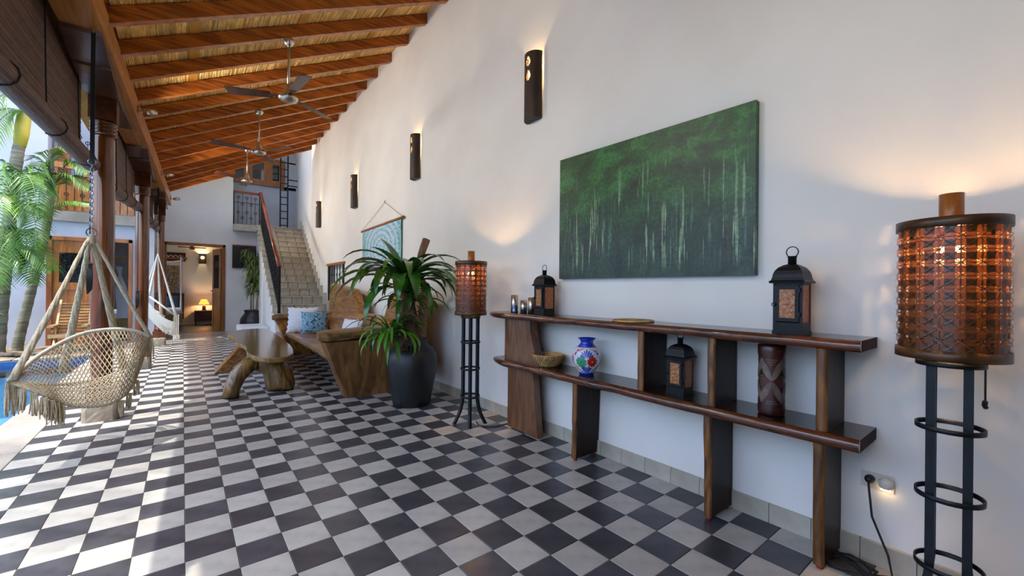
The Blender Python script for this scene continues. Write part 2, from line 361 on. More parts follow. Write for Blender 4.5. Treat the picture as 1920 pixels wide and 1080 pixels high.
# ---- floor
fl = struct('floor', MB().box((-1.0, -8.2, -.25), (3.1, 12.7, -.004)), G('grout'), 'black and white checkerboard cement tile floor', 'floor')
tm = [MB().box((.0012, .0012, -.012), (.1988, .1988, 0), .0018).mesh('tile', G('tile_light')), MB().box((.0012, .0012, -.012), (.1988, .1988, 0), .0018).mesh('tile', G('tile_dark'))]
cand = []
for i in range(-5, 13):
    for j in range(-22, 63):
        q = project((i*.2+.1, j*.2+.1, 0)); d = 999 if (q is None or not (-40 < q[0] < 1960 and q[1] < 1110)) else q[2]
        cand.append((d, i, j))
cand.sort(); fieldmb = MB()
for k, (d, i, j) in enumerate(cand):
    dark = (i+j) % 2 == 0 and j < 59
    dz = random.uniform(-.0006, .0006)
    if k < 300: inst(tm[dark], 'tile', fl, (i*.2, j*.2, dz))
    else:
        fieldmb.mi = int(dark); x, y = i*.2, j*.2
        fieldmb.box((x+.0012, y+.0012, -.012), (x+.1988, y+.1988, dz), .0018)
o = fieldmb.build('tile_field', [G('tile_light'), G('tile_dark')], fl, None, 'stuff')
# ---- pool deck strip, pool
dk = struct('pool_deck', MB().box((-1.33, -4.6, -.3), (-1.0, 8.4, -.02)), G('grout'), 'grey concrete slab border between pool and tiled floor', 'deck')
y = -4.6
while y < 8.3:
    MB().box((-1.33, y+.004, -.02), (-1.004, y+1.0, 0), .004).build('slab', G('concrete'), dk); y += 1.004
MBp = MB().box((-8, -4.6, -1.2), (-1.33, 8.65, -1.0))
for a, b in (((-1.36, -4.6, -1.2), (-1.33, 8.65, -.2)), ((-8, 8.62, -1.2), (-1.33, 8.66, -.2)), ((-8, -4.6, -1.2), (-7.97, 8.65, -.1)), ((-8, -4.63, -1.2), (-1.33, -4.6, -.1))): MBp.box(a, b)
pool = struct('pool', MBp, G('pool_tile'), 'blue swimming pool basin beside the veranda', 'pool')
MB().box((-8, 8.6, -.2), (-1.36, 8.63, -.035)).box((-1.362, -4.6, -.2), (-1.335, 8.6, -.03)).build('waterline_tiles', G('pool_band'), pool)
MB().grid(1, 1, lambda u, v: (-7.97+6.62*u, -4.6+13.2*v, -.105), False).build('water', G('water'), pool)
gd = struct('garden_ground', MB().grid(40, 10, lambda u, v: (-8+7.0*u, 8.95+1.72*v, .02+.05*mnoise.noise((u*20, v*8, 0))), True), G('garden'), 'bare garden soil between pool and white building', 'ground')
cp = struct('pool_coping', MB().box((-8, 8.62, -.3), (-1.0, 9.0, -.03)), G('concrete'), 'rough pale stone coping along the far pool edge', 'coping')
x = -4.0
while x < -1.05:
    L_ = random.uniform(.3, .5); x2 = min(x+L_, -1.0)
    mb = MB().grid(5, 4, lambda u, v: (x+.008+(x2-x-.016)*u, 8.6+.4*v, .0+.025*(1-(2*u-1)**4)*(1-(2*v-1)**4)+.012*mnoise.noise((x*9+u*3, v*4, 1))), False)
    mb.box((x+.008, 8.61, -.04), (x2-.008, 8.99, .001)); mb.build('coping_stone', G('rock'), cp); x = x2
MB().box((-20, -30, -1.5), (25, 40, -1.35)).build('terrain', G('garden'), None, None, 'structure')['label'] = 'bare ground under the house and garden'
struct('wall_garden', MB().box((-8.3, -5, -1.3), (-8.0, 10.65, 2.8)).box((-8.3, -5.2, -1.3), (-1.1, -5, 2.8)), G('plaster'), 'white garden wall around the pool', 'wall')
struct('veranda_step', MB().box((-1.33, 8.4, -.3), (-.5, 10.65, 0)), G('concrete'), 'pale concrete paving beside the columns', 'paving')
# ---- right wall with small window niche
mb = MB()
for a, b in (((W, -4.6, -.2), (W+.25, 6.38, 5.9)), ((W, 6.38, -.2), (W+.25, 7.6, .95)), ((W, 6.38, 1.83), (W+.25, 7.6, 5.9)), ((W, 7.6, -.2), (W+.25, 8.3, 5.9))): mb.box(a, b)
mb.hexa([(W, 8.3, -.2), (W+.25, 8.3, -.2), (3.45, 14.2, -.2), (3.16, 14.2, -.2)], [(W, 8.3, 7.5), (W+.25, 8.3, 7.5), (3.45, 14.2, 7.5), (3.16, 14.2, 7.5)])
struct('wall_right', mb, G('plaster'), 'tall white plastered veranda wall with sconces', 'wall')
# ---- baseboard
bb = struct('baseboard_right', MB().box((W-.006, -4.6, 0), (W, 6.9, .105)), G('grout'), 'pale tiled baseboard along the white wall', 'baseboard')
bm_ = MB().box((-.016, .0015, .001), (0, .2-.0015, .108), .002).mesh('tile', G('base_tile'))
for j in range(-22, 34): inst(bm_, 'tile', bb, (W-.003, j*.2+.06, 0))
# ---- back wall (doorway x -.409...948, z 2.54)
YB = 12.6
mb = MB()
for a, b in (((-.62, YB, -.2), (-.43, YB+.2, 4.9)), ((-.43, YB, 2.54), (.95, YB+.2, 4.9)), ((.95, YB, -.2), (1.15, YB+.2, 4.9)), ((1.15, YB, -.2), (1.9, YB+.2, 3.2))): mb.box(a, b)
struct('wall_back', mb, G('plaster'), 'white end wall around the bedroom doorway', 'wall')
# bedroom shell
mb = MB()
for a, b in (((-1.0, 16.0, 0), (1.6, 16.15, 2.9)), ((1.45, YB+.2, 0), (1.6, 16, 2.9)), ((-2.6, YB+.2, 2.8), (1.6, 16, 2.9)), ((-2.6, 16, 0), (-1.0, 16.15, 2.9))): mb.box(a, b)
struct('wall_bedroom', mb, G('plaster'), 'cream bedroom walls seen through the doorway', 'wall')
MB().box((-2.6, 12.6, -.2), (1.6, 16.1, -.002)).build('floor_bedroom', G('grey_tile'), None, None, 'structure')['label'] = 'grey bedroom floor behind the doorway'
# ---- left building wall at y = 10.65 (door1 -2.3..-1.55, door2 -1.43..-.97)
YL = 10.65
mb = MB()
for a, b in (((-9, YL, -.2), (-2.3, YL+.25, 8)), ((-1.55, YL, -.2), (-1.43, YL+.25, 2.72)), ((-.97, YL, -.2), (-.5, YL+.25, 2.72)), ((-2.3, YL, 2.37), (-1.55, YL+.25, 2.72)), ((-1.43, YL, 2.37), (-.97, YL+.25, 2.72)),
             ((-.72, YL+.25, -.2), (-.5, YB, 5.2)), ((-2.3, 12.3, 2.9), (-.5, 12.5, 7)), ((-2.45, YL+.25, 2.9), (-2.3, 12.3, 8)), ((-.74, YL-.02, 2.94), (-.5, YL+.3, 5.6))): mb.box(a, b)
struct('wall_left', mb, G('plaster_dimmed'), 'white two storey building wall across the pool', 'wall')
struct('floor_room', MB().box((-4.4, YL+.2, -.2), (-.72, 13.6, .0)).box((-4.4, 13.5, 0), (-.72, 13.6, 2.7)).box((-4.45, YL+.2, 0), (-4.35, 13.6, 2.7)), G('grey_tile'), 'dim room behind the door across the pool', 'floor')
struct('balcony_slab', MB().box((-2.32, YL-.05, 2.71), (-.5, 12.4, 2.93)), G('concrete'), 'grey concrete balcony slab above the carved door', 'slab')

# ---- roof
def xin(y): return -.498+.031*(y-2.2)          # inner face of the eave beam
def rz(x): return 3.43+.4975*(x+.45)           # underside of the rafters
RT = .137                                      # rafter depth measured upright
mb = MB()
def roofpt(x, y, h): return (x, y, rz(x)+RT+h)
mb.add([roofpt(-1.0, -8.1, .03), roofpt(2.62, -8.1, .03), roofpt(2.62, 9.95, .03), roofpt(-1.0, 9.95, .03), roofpt(-1.0, -8.1, .12), roofpt(2.62, -8.1, .12), roofpt(2.62, 9.95, .12), roofpt(-1.0, 9.95, .12)],
       [(3, 2, 1, 0), (4, 5, 6, 7), (0, 1, 5, 4), (1, 2, 6, 5), (2, 3, 7, 6), (3, 0, 4, 7)])
cl = struct('ceiling', mb, G('batten'), 'sloping cane reed ceiling over the veranda', 'ceiling')
rmb = MB(); slope = sqrt(1+.4975**2); nx, nz_ = -.4975/slope, 1/slope
RY = [2.208, 2.79, 3.385, 4.02, 4.625, 5.18, 5.78, 6.365, 6.965, 7.59, 8.155, 8.745, 9.29, 9.9]
bays = [.98, 1.6]+RY
for k in range(len(bays)-1):
    y0, y1 = bays[k]-.01, bays[k+1]+.01
    x = -.5
    while x < 2.6:
        d = random.uniform(.0135, .019); r = d/2; c = (x+r/slope, rz(x+r/slope)+RT+.02)
        jit = random.uniform(-.003, .003); vs = []
        for yy in (y0, y1):
            for a in (200, 245, 295, 340):
                a = radians(a); lx, lz = r*cos(a), r*sin(a)
                vs.append((c[0]+lx/slope-lz*nx*-1*0+lx*0+lz*nx, yy, c[1]+jit+lz*nz_+lx*.4975/slope))
            
        rmb.add(vs, [(a_, a_+1, a_+5, a_+4) for a_ in range(3)], True); x += d/slope*.97
rmb.build('reeds', G('reed'), cl, None, 'stuff')
for xb in (.02, .98, 1.95):
    MB().add([(xb, .9, rz(xb)+RT+.002), (xb+.085, .9, rz(xb+.085)+RT+.002), (xb+.085, 9.92, rz(xb+.085)+RT+.002), (xb, 9.92, rz(xb)+RT+.002),
              (xb, .9, rz(xb)+RT+.03), (xb+.085, .9, rz(xb+.085)+RT+.03), (xb+.085, 9.92, rz(xb+.085)+RT+.03), (xb, 9.92, rz(xb)+RT+.03)],
             [(3, 2, 1, 0), (0, 1, 5, 4), (1, 2, 6, 5), (2, 3, 7, 6), (3, 0, 4, 7)]).build('batten', G('batten'), cl)
ords = ['first', 'second', 'third', 'fourth', 'fifth', 'sixth', 'seventh', 'eighth', 'ninth', 'tenth', 'eleventh', 'twelfth', 'thirteenth', 'fourteenth']
for k, yr in enumerate(RY):
    x0, x1 = -.52, (W if k < 13 else .98); a, b = yr-.035, yr+.035
    zz = 0 if k < 5 else -.004*(k-5)
    mb = MB().add([(x0, a, rz(x0)+zz), (x1, a, rz(x1)+zz), (x1, b, rz(x1)+zz), (x0, b, rz(x0)+zz), (x0, a, rz(x0)+RT), (x1, a, rz(x1)+RT), (x1, b, rz(x1)+RT), (x0, b, rz(x0)+RT)],
                  [(3, 2, 1, 0), (4, 5, 6, 7), (0, 1, 5, 4), (1, 2, 6, 5), (2, 3, 7, 6), (3, 0, 4, 7)])
    o = mb.build('rafter', G('rafter'))
    tag(o, 'red-brown roof rafter, %s from the camera' % ords[k] if k < 13 else 'short last roof rafter above the end wall', 'rafter', 'rafters under the reed ceiling')
# ---- eave beam
def bx(y, inner): return xin(y) if inner else xin(y)-.24
bmr = thing('eave_beam', 'long orange-brown timber beam carrying the low ends of the rafters', 'beam', (xin(3), 3, 3.23))
ybs = [-4.6, 2.35, 5.5, 8.7, 10.3]
for k in range(4):
    a, b = ybs[k]+.004, ybs[k+1]-.004
    MB().hexa([(bx(a, 0), a, 3.23), (bx(a, 1), a, 3.23), (bx(b, 1), b, 3.23), (bx(b, 0), b, 3.23)], [(bx(a, 0), a, 3.43), (bx(a, 1), a, 3.455), (bx(b, 1), b, 3.455), (bx(b, 0), b, 3.43)]).build('timber', G('beam'), bmr)
# ---- columns
def xc(y): return -.635+.032*(y-3.2)
clab = ['glossy turned wooden column beside the nearest hanging chair', 'glossy wooden column in the middle of the colonnade', 'slim-looking wooden column farthest away, beside the bedroom doorway']
croot = thing('wooden_column', clab[0], 'column', (0, 0, 0), 'turned veranda columns')
MB().grid(6, 4, lambda u, v: (0, 0, 0)) if 0 else None
st = MB(); nS = 5
for ax in range(6):
    def sf(u, v, ax=ax):
        a, b = (2*u-1)*.125, (2*v-1); p = [(a, -.125, .0925+b*.0925), (.125, a, .0925+b*.0925), (-a, .125, .0925+b*.0925), (-.125, -a, .0925+b*.0925), (a, b*.125, .185), (-a, b*.125, 0)][ax]
        q = mnoise.noise((p[0]*30, p[1]*30, p[2]*30))*.011; e = 1-.10*(abs(p[0])>.12)*(abs(p[1])>.12)-.05*(p[2]>.18)*(max(abs(p[0]), abs(p[1]))>.12); return (p[0]*(e+q*3), p[1]*(e+q*3), max(0, p[2]+(q if 0 < p[2] else 0)))
    st.grid(8, 6, sf, False)
st.build('stone_base', G('rock'), croot, 'pale worn stone base block')
MB().box((-.1, -.1, .185), (.1, .1, .33), .006).build('plinth', G('column'), croot)
pr = [(.072, .33), (.085, .345), (.085, .375), (.074, .39), (.08, .5), (.086, 1.2), (.087, 2.0), (.083, 2.72), (.082, 2.76)]
MB().lathe(pr, 24).build('shaft', G('column'), croot)
rp = [(.082, 2.755)]
for k in range(4):
    z = 2.76+k*.034; rp += [(.088, z+.003), (.099, z+.010), (.101, z+.017), (.097, z+.025), (.086, z+.031)]
MB().lathe(rp+[(.084, 2.9)], 24).build('rings', G('column'), croot)
MB().box((-.1, -.1, 2.895), (.1, .1, 3.10), .004).build('capital_block', G('bracket'), croot)
prof = [(-1.22, 3.228), (-1.2, 3.205), (-1.1, 3.2), (-.95, 3.185), (-.8, 3.168), (-.7, 3.165), (-.69, 3.15), (-.5, 3.145), (-.3, 3.125), (-.16, 3.1)]
prof = prof+[(-y_, z_) for y_, z_ in reversed(prof)]
MB().prism(prof, lambda a, b: (.118, a, b), lambda a, b: (-.118, a, b)).build('bracket', G('bracket'), croot)
for k, yc in enumerate((3.2, 6.4, 9.6)):
    c = croot if k == 0 else dup(croot, label=clab[k]); c.location = (xc(yc), yc, 0)
# ---- blinds between the columns
def blind(y0, y1, zb0, zb1, label, dx=0):
    t = thing('bamboo_blind', label, 'blind', (xc(y0)-.08+dx, y0, 3.2), 'rolled bamboo blinds')
    n = 84; mb = MB()
    for k in range(n):
        f = k/n
        za0 = 3.36+(zb0+.05-3.36)*f; za1 = 3.36+(zb1+.05-3.36)*f; h = (3.36-zb0)/n*.82
        xa, xb = xc(y0)-.1+dx, xc(y1)-.1+dx; q = random.uniform(-.002, .002)
        mb.hexa([(xa-.003, y0, za0-h), (xa+.003+q, y0, za0-h), (xb+.003+q, y1, za1-h), (xb-.003, y1, za1-h)], [(xa-.003, y0, za0), (xa+.003+q, y0, za0), (xb+.003+q, y1, za1), (xb-.003, y1, za1)])
    mb.build('slats', G('blind'), t, None, 'stuff')
    c0 = Vector((xc(y0)-.03+dx, y0, zb0+.067)); c1 = Vector((xc(y1)-.03+dx, y1, zb1+.067)); mb = MB(); m2 = MB(); m2.smooth = True; N_ = 30
    for k in range(N_):
        a = 2*pi*k/N_; a2 = a+2*pi/N_*.9; r = .066
        p = [c0+Vector((r*cos(a), 0, r*sin(a))), c1+Vector((r*cos(a), 0, r*sin(a))), c1+Vector((r*cos(a2), 0, r*sin(a2))), c0+Vector((r*cos(a2), 0, r*sin(a2)))]
        p2 = [c+(v-c)*.93 for v, c in zip(p, (c0, c1, c1, c0))]
        mb.add(p+p2, [(0, 1, 2, 3), (7, 6, 5, 4), (0, 3, 7, 4), (2, 1, 5, 6), (1, 0, 4, 5), (3, 2, 6, 7)])
    mb.tube([c0, c1], .058, 14); mb.build('roll', G('blind'), t)
    for f in (.08, .36, .64, .92):
        c = c0.lerp(c1, f); top = Vector((c.x-.045, c.y, 3.34)); pts = [top, Vector((c.x-.035, c.y, c.z+.3)), Vector((c.x-.03, c.y, c.z+.12))]
        for k in range(9):
            a = radians(120-k*30); pts.append(c+Vector((.072*cos(a), 0, .072*sin(a))))
        MB().tube(pts, .0045, 5).build('cord', G('cord'), t)
    return t
blind(-.35, 3.02, 2.31, 2.365, 'dark rolled bamboo blind at the camera end, left of the nearest column', -.03)
blind(3.42, 6.28, 2.26, 2.47, 'rolled bamboo blind between the nearest and the middle column')
blind(6.62, 9.46, 2.42, 2.5, 'rolled bamboo blind between the middle and the farthest column')
struct('light_stop_behind', MB().box((-1.2, -8.2, -.2), (2.8, -8, 5.6)).box((-1.1, -8.0, -.2), (-.9, -3.0, 3.3)).box((W, -8.0, -.2), (W+.25, -4.6, 5.9)), G('plaster'), 'unseen white wall added to cut light at the near end of the veranda', 'wall')  # unseen walls added around the camera end to hold back daylight
struct('sun_stop_passage', MB().box((-.75, 9.97, 4.9), (1.15, 12.8, 5.05)).box((.9, 9.97, 6.4), (3.8, 14.6, 6.55)).hexa([(.9, 9.97, 4.4), (2.6, 9.97, 5.2), (2.6, 10.05, 5.2), (.9, 10.05, 4.4)], [(.9, 9.97, 6.4), (2.6, 9.97, 6.4), (2.6, 10.05, 6.4), (.9, 10.05, 6.4)]), G('plaster'), 'unseen white cover added to keep sun off the passage and stairwell', 'ceiling')  # unseen slabs added above the rafters' sight line to block sun and sky

# ================================================================== STAIRS
def sxl(y): return 1.48+.053*(y-7.37)
def sxr(y): return W if y < 8.3 else W+(y-8.3)*.0975
sy = [12.2-.345*k for k in range(15)]+[7.37-.15*k for k in range(1, 5)]
sz = [3.2-.1735*k for k in range(15)]+[3.2-.1735*14-.17*k for k in range(1, 5)]
mb = MB()
for k in range(19):
    ya = sy[k]; yb = sy[k-1] if k else 12.7
    mb.hexa([(sxl(ya), ya, 0), (sxr(ya)+.02, ya, 0), (sxr(yb)+.02, yb, 0), (sxl(yb), yb, 0)], [(sxl(ya), ya, sz[k]-.012), (sxr(ya)+.02, ya, sz[k]-.012), (sxr(yb)+.02, yb, sz[k]-.012), (sxl(yb), yb, sz[k]-.012)])
stc = struct('staircase', mb, G('plaster'), 'tiled staircase rising along the white wall to an upper landing', 'stairs')
for k in range(15):
    ya = sy[k]; h = .1735; n = 5; xl = sxl(ya)-.015; xr = sxr(ya)-.02; wd = (xr-xl)/n
    MB().box((xl+.02, ya-.005, sz[k]-h), (xr-.01, ya+.01, sz[k]-.02)).build('mortar', G('grout'), stc)
    for q in range(n):
        x = xl+q*wd
        MB().box((x+.006, ya-.012, sz[k]-h+.006), (x+wd-.006, ya, sz[k]-.022)).box((x+.004, ya-.045, sz[k]-.02), (x+wd-.005, ya+(.34 if k else .5), sz[k])).build('tile', G('stair_tile'), stc)
    # stepped skirting tile on the right wall
    MB().hexa([(sxr(ya)-.02, ya, sz[k]), (sxr(ya)+.01, ya, sz[k]), (sxr(ya+.345)+.01, ya+.345, sz[k]), (sxr(ya+.345)-.02, ya+.345, sz[k])], [(sxr(ya)-.02, ya, sz[k]+.26), (sxr(ya)+.01, ya, sz[k]+.26), (sxr(ya+.345)+.01, ya+.345, sz[k]+.26), (sxr(ya+.345)-.02, ya+.345, sz[k]+.26)]).build('skirting_tile', G('base_tile'), stc)
struct('landing', MB().box((1.15, 12.2, 3.0), (3.6, 14.2, 3.19)), G('stair_tile'), 'upper landing floor at the top of the stairs', 'floor')
struct('wall_stairwell', MB().box((1.0, 14.2, 3.0), (3.8, 14.4, 4.9)).box((1.0, 14.2, 5.75), (3.8, 14.4, 7)).box((2.76, 14.2, 4.8), (3.8, 14.4, 5.8)).box((1.0, 12.8, 3.0), (1.15, 14.4, 7.0)), G('plaster_dimmed'), 'pale upper wall behind the landing', 'wall')
# upper window row (x 1.16..2.76, z 4.84..5.74)
def slantz(x): return 4.83+.105*(x-1.27)
wn = thing('window_upper', 'brown wooden window band high above the stair landing', 'window', (2, 14.2, 4.85))
for a, b in (((1.15, 14.12, 4.84), (2.78, 14.26, 4.98)), ((1.15, 14.12, 5.68), (2.78, 14.26, 5.8)), ((1.15, 14.12, 4.98), (1.24, 14.26, 5.68)), ((1.62, 14.12, 4.98), (1.76, 14.26, 5.68)), ((2.2, 14.12, 4.98), (2.36, 14.26, 5.68)), ((2.67, 14.12, 4.98), (2.78, 14.26, 5.68))):
    MB().box(a, b).build('frame', G('frame_wood'), wn)
for a, b in ((1.24, 1.62), (1.76, 2.2), (2.36, 2.67)):
    sa = MB()
    for p, q in (((a, 14.15, 4.98), (a+.05, 14.23, 5.68)), ((b-.05, 14.15, 4.98), (b, 14.23, 5.68)), ((a+.05, 14.15, 4.98), (b-.05, 14.23, 5.03)), ((a+.05, 14.15, 5.63), (b-.05, 14.23, 5.68))): sa.box(p, q)
    s_ = sa.build('sash', G('door_wood'), wn); MB().box((a+.05, 14.18, 5.03), (b-.05, 14.2, 5.63)).build('pane', G('dark_glass'), s_)
MB().box((1.15, 14.6, 4.8), (2.8, 14.7, 5.8)).build('dark_backing', G('dark_room'), wn)
# ladder
ld = thing('ladder', 'black iron ladder standing upright on the upper landing', 'ladder', (2.6, 13.6, 3.19))
xa, xb, yl = 2.52, 2.74, 13.3
for x in (xa, xb): MB().box((x-.02, yl-.02, 3.19), (x+.02, yl+.02, 6.4)).build('rail', G('iron'), ld)
for k in range(13): MB().box((xa, yl-.012, 3.4+k*.235), (xb, yl+.012, 3.43+k*.235)).build('rung', G('iron'), ld)
for z in (4.75, 4.95): MB().box((xb, yl-.01, z), (xb+.3, yl+.012, z+.035)).build('bracket', G('iron'), ld)
# wrought balustrade bars
def scroll_bar(mb, x, y, z0, z1, dots, dx=0, dy=1):
    mb.beam((x, y, z0), (x, y, z1), .012, .012)
    for d in dots: mb.ring((x, y-.004, z0+(z1-z0)*d), .035, .008, 'y', 8, 4)
gt = thing('landing_railing', 'black wrought iron railing with rings at the landing edge', 'railing', (1.5, YB, 3.2))
gx0, gx1, gz0, gz1 = 1.17, 1.84, 3.23, 4.18
MB().box((gx0-.02, YB-.02, gz1), (gx1+.02, YB+.04, gz1+.06)).build('handrail', G('rail_wood'), gt)
for x in (gx0, gx1): MB().box((x-.015, YB, gz0-.04), (x+.015, YB+.03, gz1)).build('post', G('iron'), gt)
for z in (gz0, gz0+.66): MB().box((gx0, YB+.005, z), (gx1, YB+.02, z+.015)).build('rail', G('iron'), gt)
for k in range(5):
    mb = MB(); x = gx0+.11+k*.112; scroll_bar(mb, x, YB+.012, gz0, gz1-(.12 if k % 2 == 0 else 0), (.45, 1) if k % 2 == 0 else (.22, .65)); mb.build('baluster', G('iron'), gt)
rl = thing('stair_railing', 'black iron stair balustrade with red-brown wooden handrail', 'railing', (1.55, 7.4, .77))
def rx(y): return sxl(y)+.08
zt = lambda y: .77+(y-7.37)*(.1735/.345)
MB().tube([(rx(7.36), 7.36, zt(7.36)+.98), (rx(9), 9, zt(9)+.98), (rx(12.2), 12.2, zt(12.2)+.98), (rx(12.5), 12.55, 4.22)], .042, 8).build('handrail', G('rail_wood'), rl)
MB().box((rx(7.36)-.025, 7.34, .6), (rx(7.36)+.025, 7.39, 1.75)).build('newel_post', G('iron'), rl)
MB().beam((rx(7.4), 7.4, zt(7.4)+.12), (rx(12.2), 12.2, zt(12.2)+.12), .02, .02).build('lower_rail', G('iron'), rl)
for k in range(36):
    y = 7.5+k*.13; mb = MB(); x = rx(y); mb.beam((x, y, zt(y)+.0), (x, y, zt(y)+.95), .014, .014); mb.ring((x, y, zt(y)+(.35 if k % 2 else .6)), .035, .008, 'x', 8, 4); mb.build('baluster', G('iron'), rl)
tag(MB().box((1.0, 8.4, 0), (1.52, 9.5, .42), .01).build('plinth_bench', G('white_paint')), 'low white masonry plinth beside the foot of the stairs', 'plinth')

# ================================================================== BACK WALL ITEMS
tv = thing('television', 'dark flat television mounted on the end wall right of the doorway', 'television', (1.5, YB, 1.9))
MB().box((1.14, YB-.08, 1.9), (1.92, YB-.01, 2.57), .01).build('case', G('black'), tv); MB().box((1.16, YB-.086, 1.93), (1.9, YB-.079, 2.55)).build('screen', G('screen'), tv)
MB().box((1.14, YB-.07, 2.57), (1.92, YB-.01, 2.6)).build('top_trim', G('frame_wood'), tv)
df = thing('door_frame', 'orange-brown wooden frame around the bedroom doorway', 'door', (.25, YB, 0))
for a, b in (((-.45, YB-.03, 0), (-.38, YB+.2, 2.56)), ((.9, YB-.03, 0), (.97, YB+.2, 2.56)), ((-.45, YB-.03, 2.5), (.97, YB+.2, 2.57))): MB().box(a, b).build('jamb', G('frame_wood'), df)
dl = thing('door_leaf', 'half open carved wooden bedroom door with iron grille', 'door', (.9, YB, 0))
def dlp(u, z, o=0): return (.9-u*.16-o*.95, YB+.2+u*.78-o*.2, z)
def dlbox(u0, u1, z0, z1, th=.04):
    mb = MB(); P = [dlp(u0, z0), dlp(u1, z0), dlp(u1, z0, th), dlp(u0, z0, th)]; Q = [dlp(u0, z1), dlp(u1, z1), dlp(u1, z1, th), dlp(u0, z1, th)]; return mb.hexa(P, Q)
for a in ((0, .16, 0, 2.48), (.84, 1, 0, 2.48), (.16, .84, 0, .2), (.16, .84, 1.12, 1.28), (.16, .84, 2.3, 2.48)): dlbox(*a).build('stile', G('door_wood'), dl)
for k in range(4): dlbox(.16+k*.17, .16+k*.17+.16, .2, 1.12, .025).build('panel', G('door_wood'), dl)
dlbox(.16, .84, 1.28, 2.3, .012).build('pane', G('dark_glass'), dl)
for k in range(4): MB().beam(dlp(.25+k*.16, 1.28, .05), dlp(.25+k*.16, 2.3, .05), .015, .015).build('grille_bar', G('iron'), dl)
MB().tube([dlp(.93, 1.2, .0), dlp(.93, 1.2, .1), dlp(.8, 1.2, .12)], .012, 6).build('handle', G('steel'), dl)
# bedroom contents
ns = thing('nightstand', 'dark wooden two-drawer nightstand inside the bedroom', 'nightstand', (.6, 15.7, 0))
MB().box((.3, 15.5, .14), (.95, 15.95, .5), .008).build('body', G('dark_wood'), ns)
for z in (.17, .33):
    d = MB().box((.33, 15.485, z), (.92, 15.5, z+.14)).build('drawer', G('dark_wood'), ns); MB().lathe([(.0, 0), (.015, .005), (.012, .02)], 8, (.62, 15.47, z+.06)).build('knob', G('steel'), d)
for x in (.32, .89):
    for y in (15.52, 15.9): MB().box((x, y, 0), (x+.04, y+.04, .14)).build('leg', G('dark_wood'), ns)
bl = thing('bedside_lamp', 'small lit table lamp with cream shade on the nightstand', 'lamp', (.57, 15.7, .5))
MB().box((.5, 15.63, .5), (.64, 15.77, .53)).lathe([(.05, .53), (.055, .6), (.05, .66), (.012, .68), (.012, .76)], 12, (.57, 15.7, 0)).build('base', G('dark_wood'), bl)
m_ = MB(); m_.open = True; m_.hexa([(.42, 15.55, .72), (.72, 15.55, .72), (.72, 15.85, .72), (.42, 15.85, .72)], [(.49, 15.62, .88), (.65, 15.62, .88), (.65, 15.78, .88), (.49, 15.78, .88)]); m_.f = m_.f[2:]; m_.m = m_.m[2:]; m_.sm = m_.sm[2:]
m_.build('shade', G('lampshade'), bl)
lamp('bedside_bulb', (.57, 15.7, .78), 7, (1, .62, .28), .03)
sc = thing('bedroom_sconce', 'glowing dark wall sconce inside the bedroom', 'sconce', (.52, 15.95, 2.3))
MB().box((.41, 15.88, 2.14), (.63, 15.9, 2.5)).box((.41, 15.9, 2.14), (.43, 15.99, 2.5)).box((.61, 15.9, 2.14), (.63, 15.99, 2.5)).build('cover', G('sconce'), sc)
MB().lathe([(0, -.05), (.04, -.03), (.05, 0), (.04, .03), (0, .05)], 12, (.52, 15.86, 2.36)).build('bulb', G('glow'), sc)
lamp('bedroom_sconce_bulb', (.52, 15.93, 2.44), 5, (1, .7, .35), .03)
bd = thing('canopy_bed', 'bed with mosquito net canopy seen through the doorway', 'bed', (-.6, 15.2, 0))
MB().box((-1.7, 13.9, .2), (-.02, 15.9, .5), .03).build('base', G('bed_cover'), bd)
MB().box((-1.68, 13.95, .5), (-.05, 15.88, .62), .05).build('mattress', G('white_cloth'), bd)
MB().box((-1.7, 15.9, .2), (.02, 15.97, 1.1)).build('headboard', G('dark_wood'), bd)
for x in (-.02,): MB().tube([(x, 14.0, 2.25), (x, 15.9, 2.25)], .03, 8).tube([(-1.7, 14.9, 2.25), (.08, 14.9, 2.25)], .03, 8).build('canopy_pole', G('bamboo'), bd)
def net(u, v):
    pin = math.exp(-((v-.6)/.22)**2); spread = 1-.72*pin
    return (-.06+.03*sin(u*38)*spread-.12*(1-v)*0, 14.05+.95*u*spread+.25*pin*.3, .25+2.0*v)
MB().grid(40, 14, net).build('net_side', G('net_cloth'), bd)
MB().grid(8, 8, lambda u, v: (-1.7+1.66*u, 14.9+.95*v, 2.2-.12*sin(u*pi))).build('net_top', G('net_cloth'), bd)
def pillow(mb, c, sx, sy_, t, M3, fr=0, n=14):
    def f(u, v, s):
        a, b = 2*u-1, 2*v-1; h = t*(max(0, (1-a*a)*(1-b*b)))**.5; pinch = 1-.06*(1-abs(a))*abs(b)**3
        e = fr*(.5+.5*sin(34*(u+v)))*(abs(a) > .98 or abs(b) > .98)
        p = M3 @ Vector(((a*(1-.07*(1-b*b)*abs(a)))*(sx+e), s*h, (b*(1-.07*(1-a*a)*abs(b)))*(sy_+e)))
        return Vector(c)+p
    mb.grid(n, n, lambda u, v: f(u, v, -1)); mb.grid(n, n, lambda u, v: f(u, v, 1)); return mb
tag(pillow(MB(), (-.42, 15.55, .82), .3, .2, .1, Matrix.Rotation(-.2, 3, 'X')).build('pillow', G('blue_cloth')), 'blue pillow on the canopy bed', 'pillow')
hw = thing('bed_carving', 'dark carved wooden panel with pale scrollwork above the bed', 'carving', (-.25, 15.98, 2.35))
MB().box((-.6, 15.95, 2.2), (.05, 15.99, 2.5)).build('board', G('dark_wood'), hw)
for k in range(4): MB().ring((-.48+k*.13, 15.945, 2.35), .05, .009, 'y', 12, 4).ring((-.41+k*.13, 15.945, 2.31), .03, .008, 'y', 10, 4).build('scroll', G('white_paint'), hw)
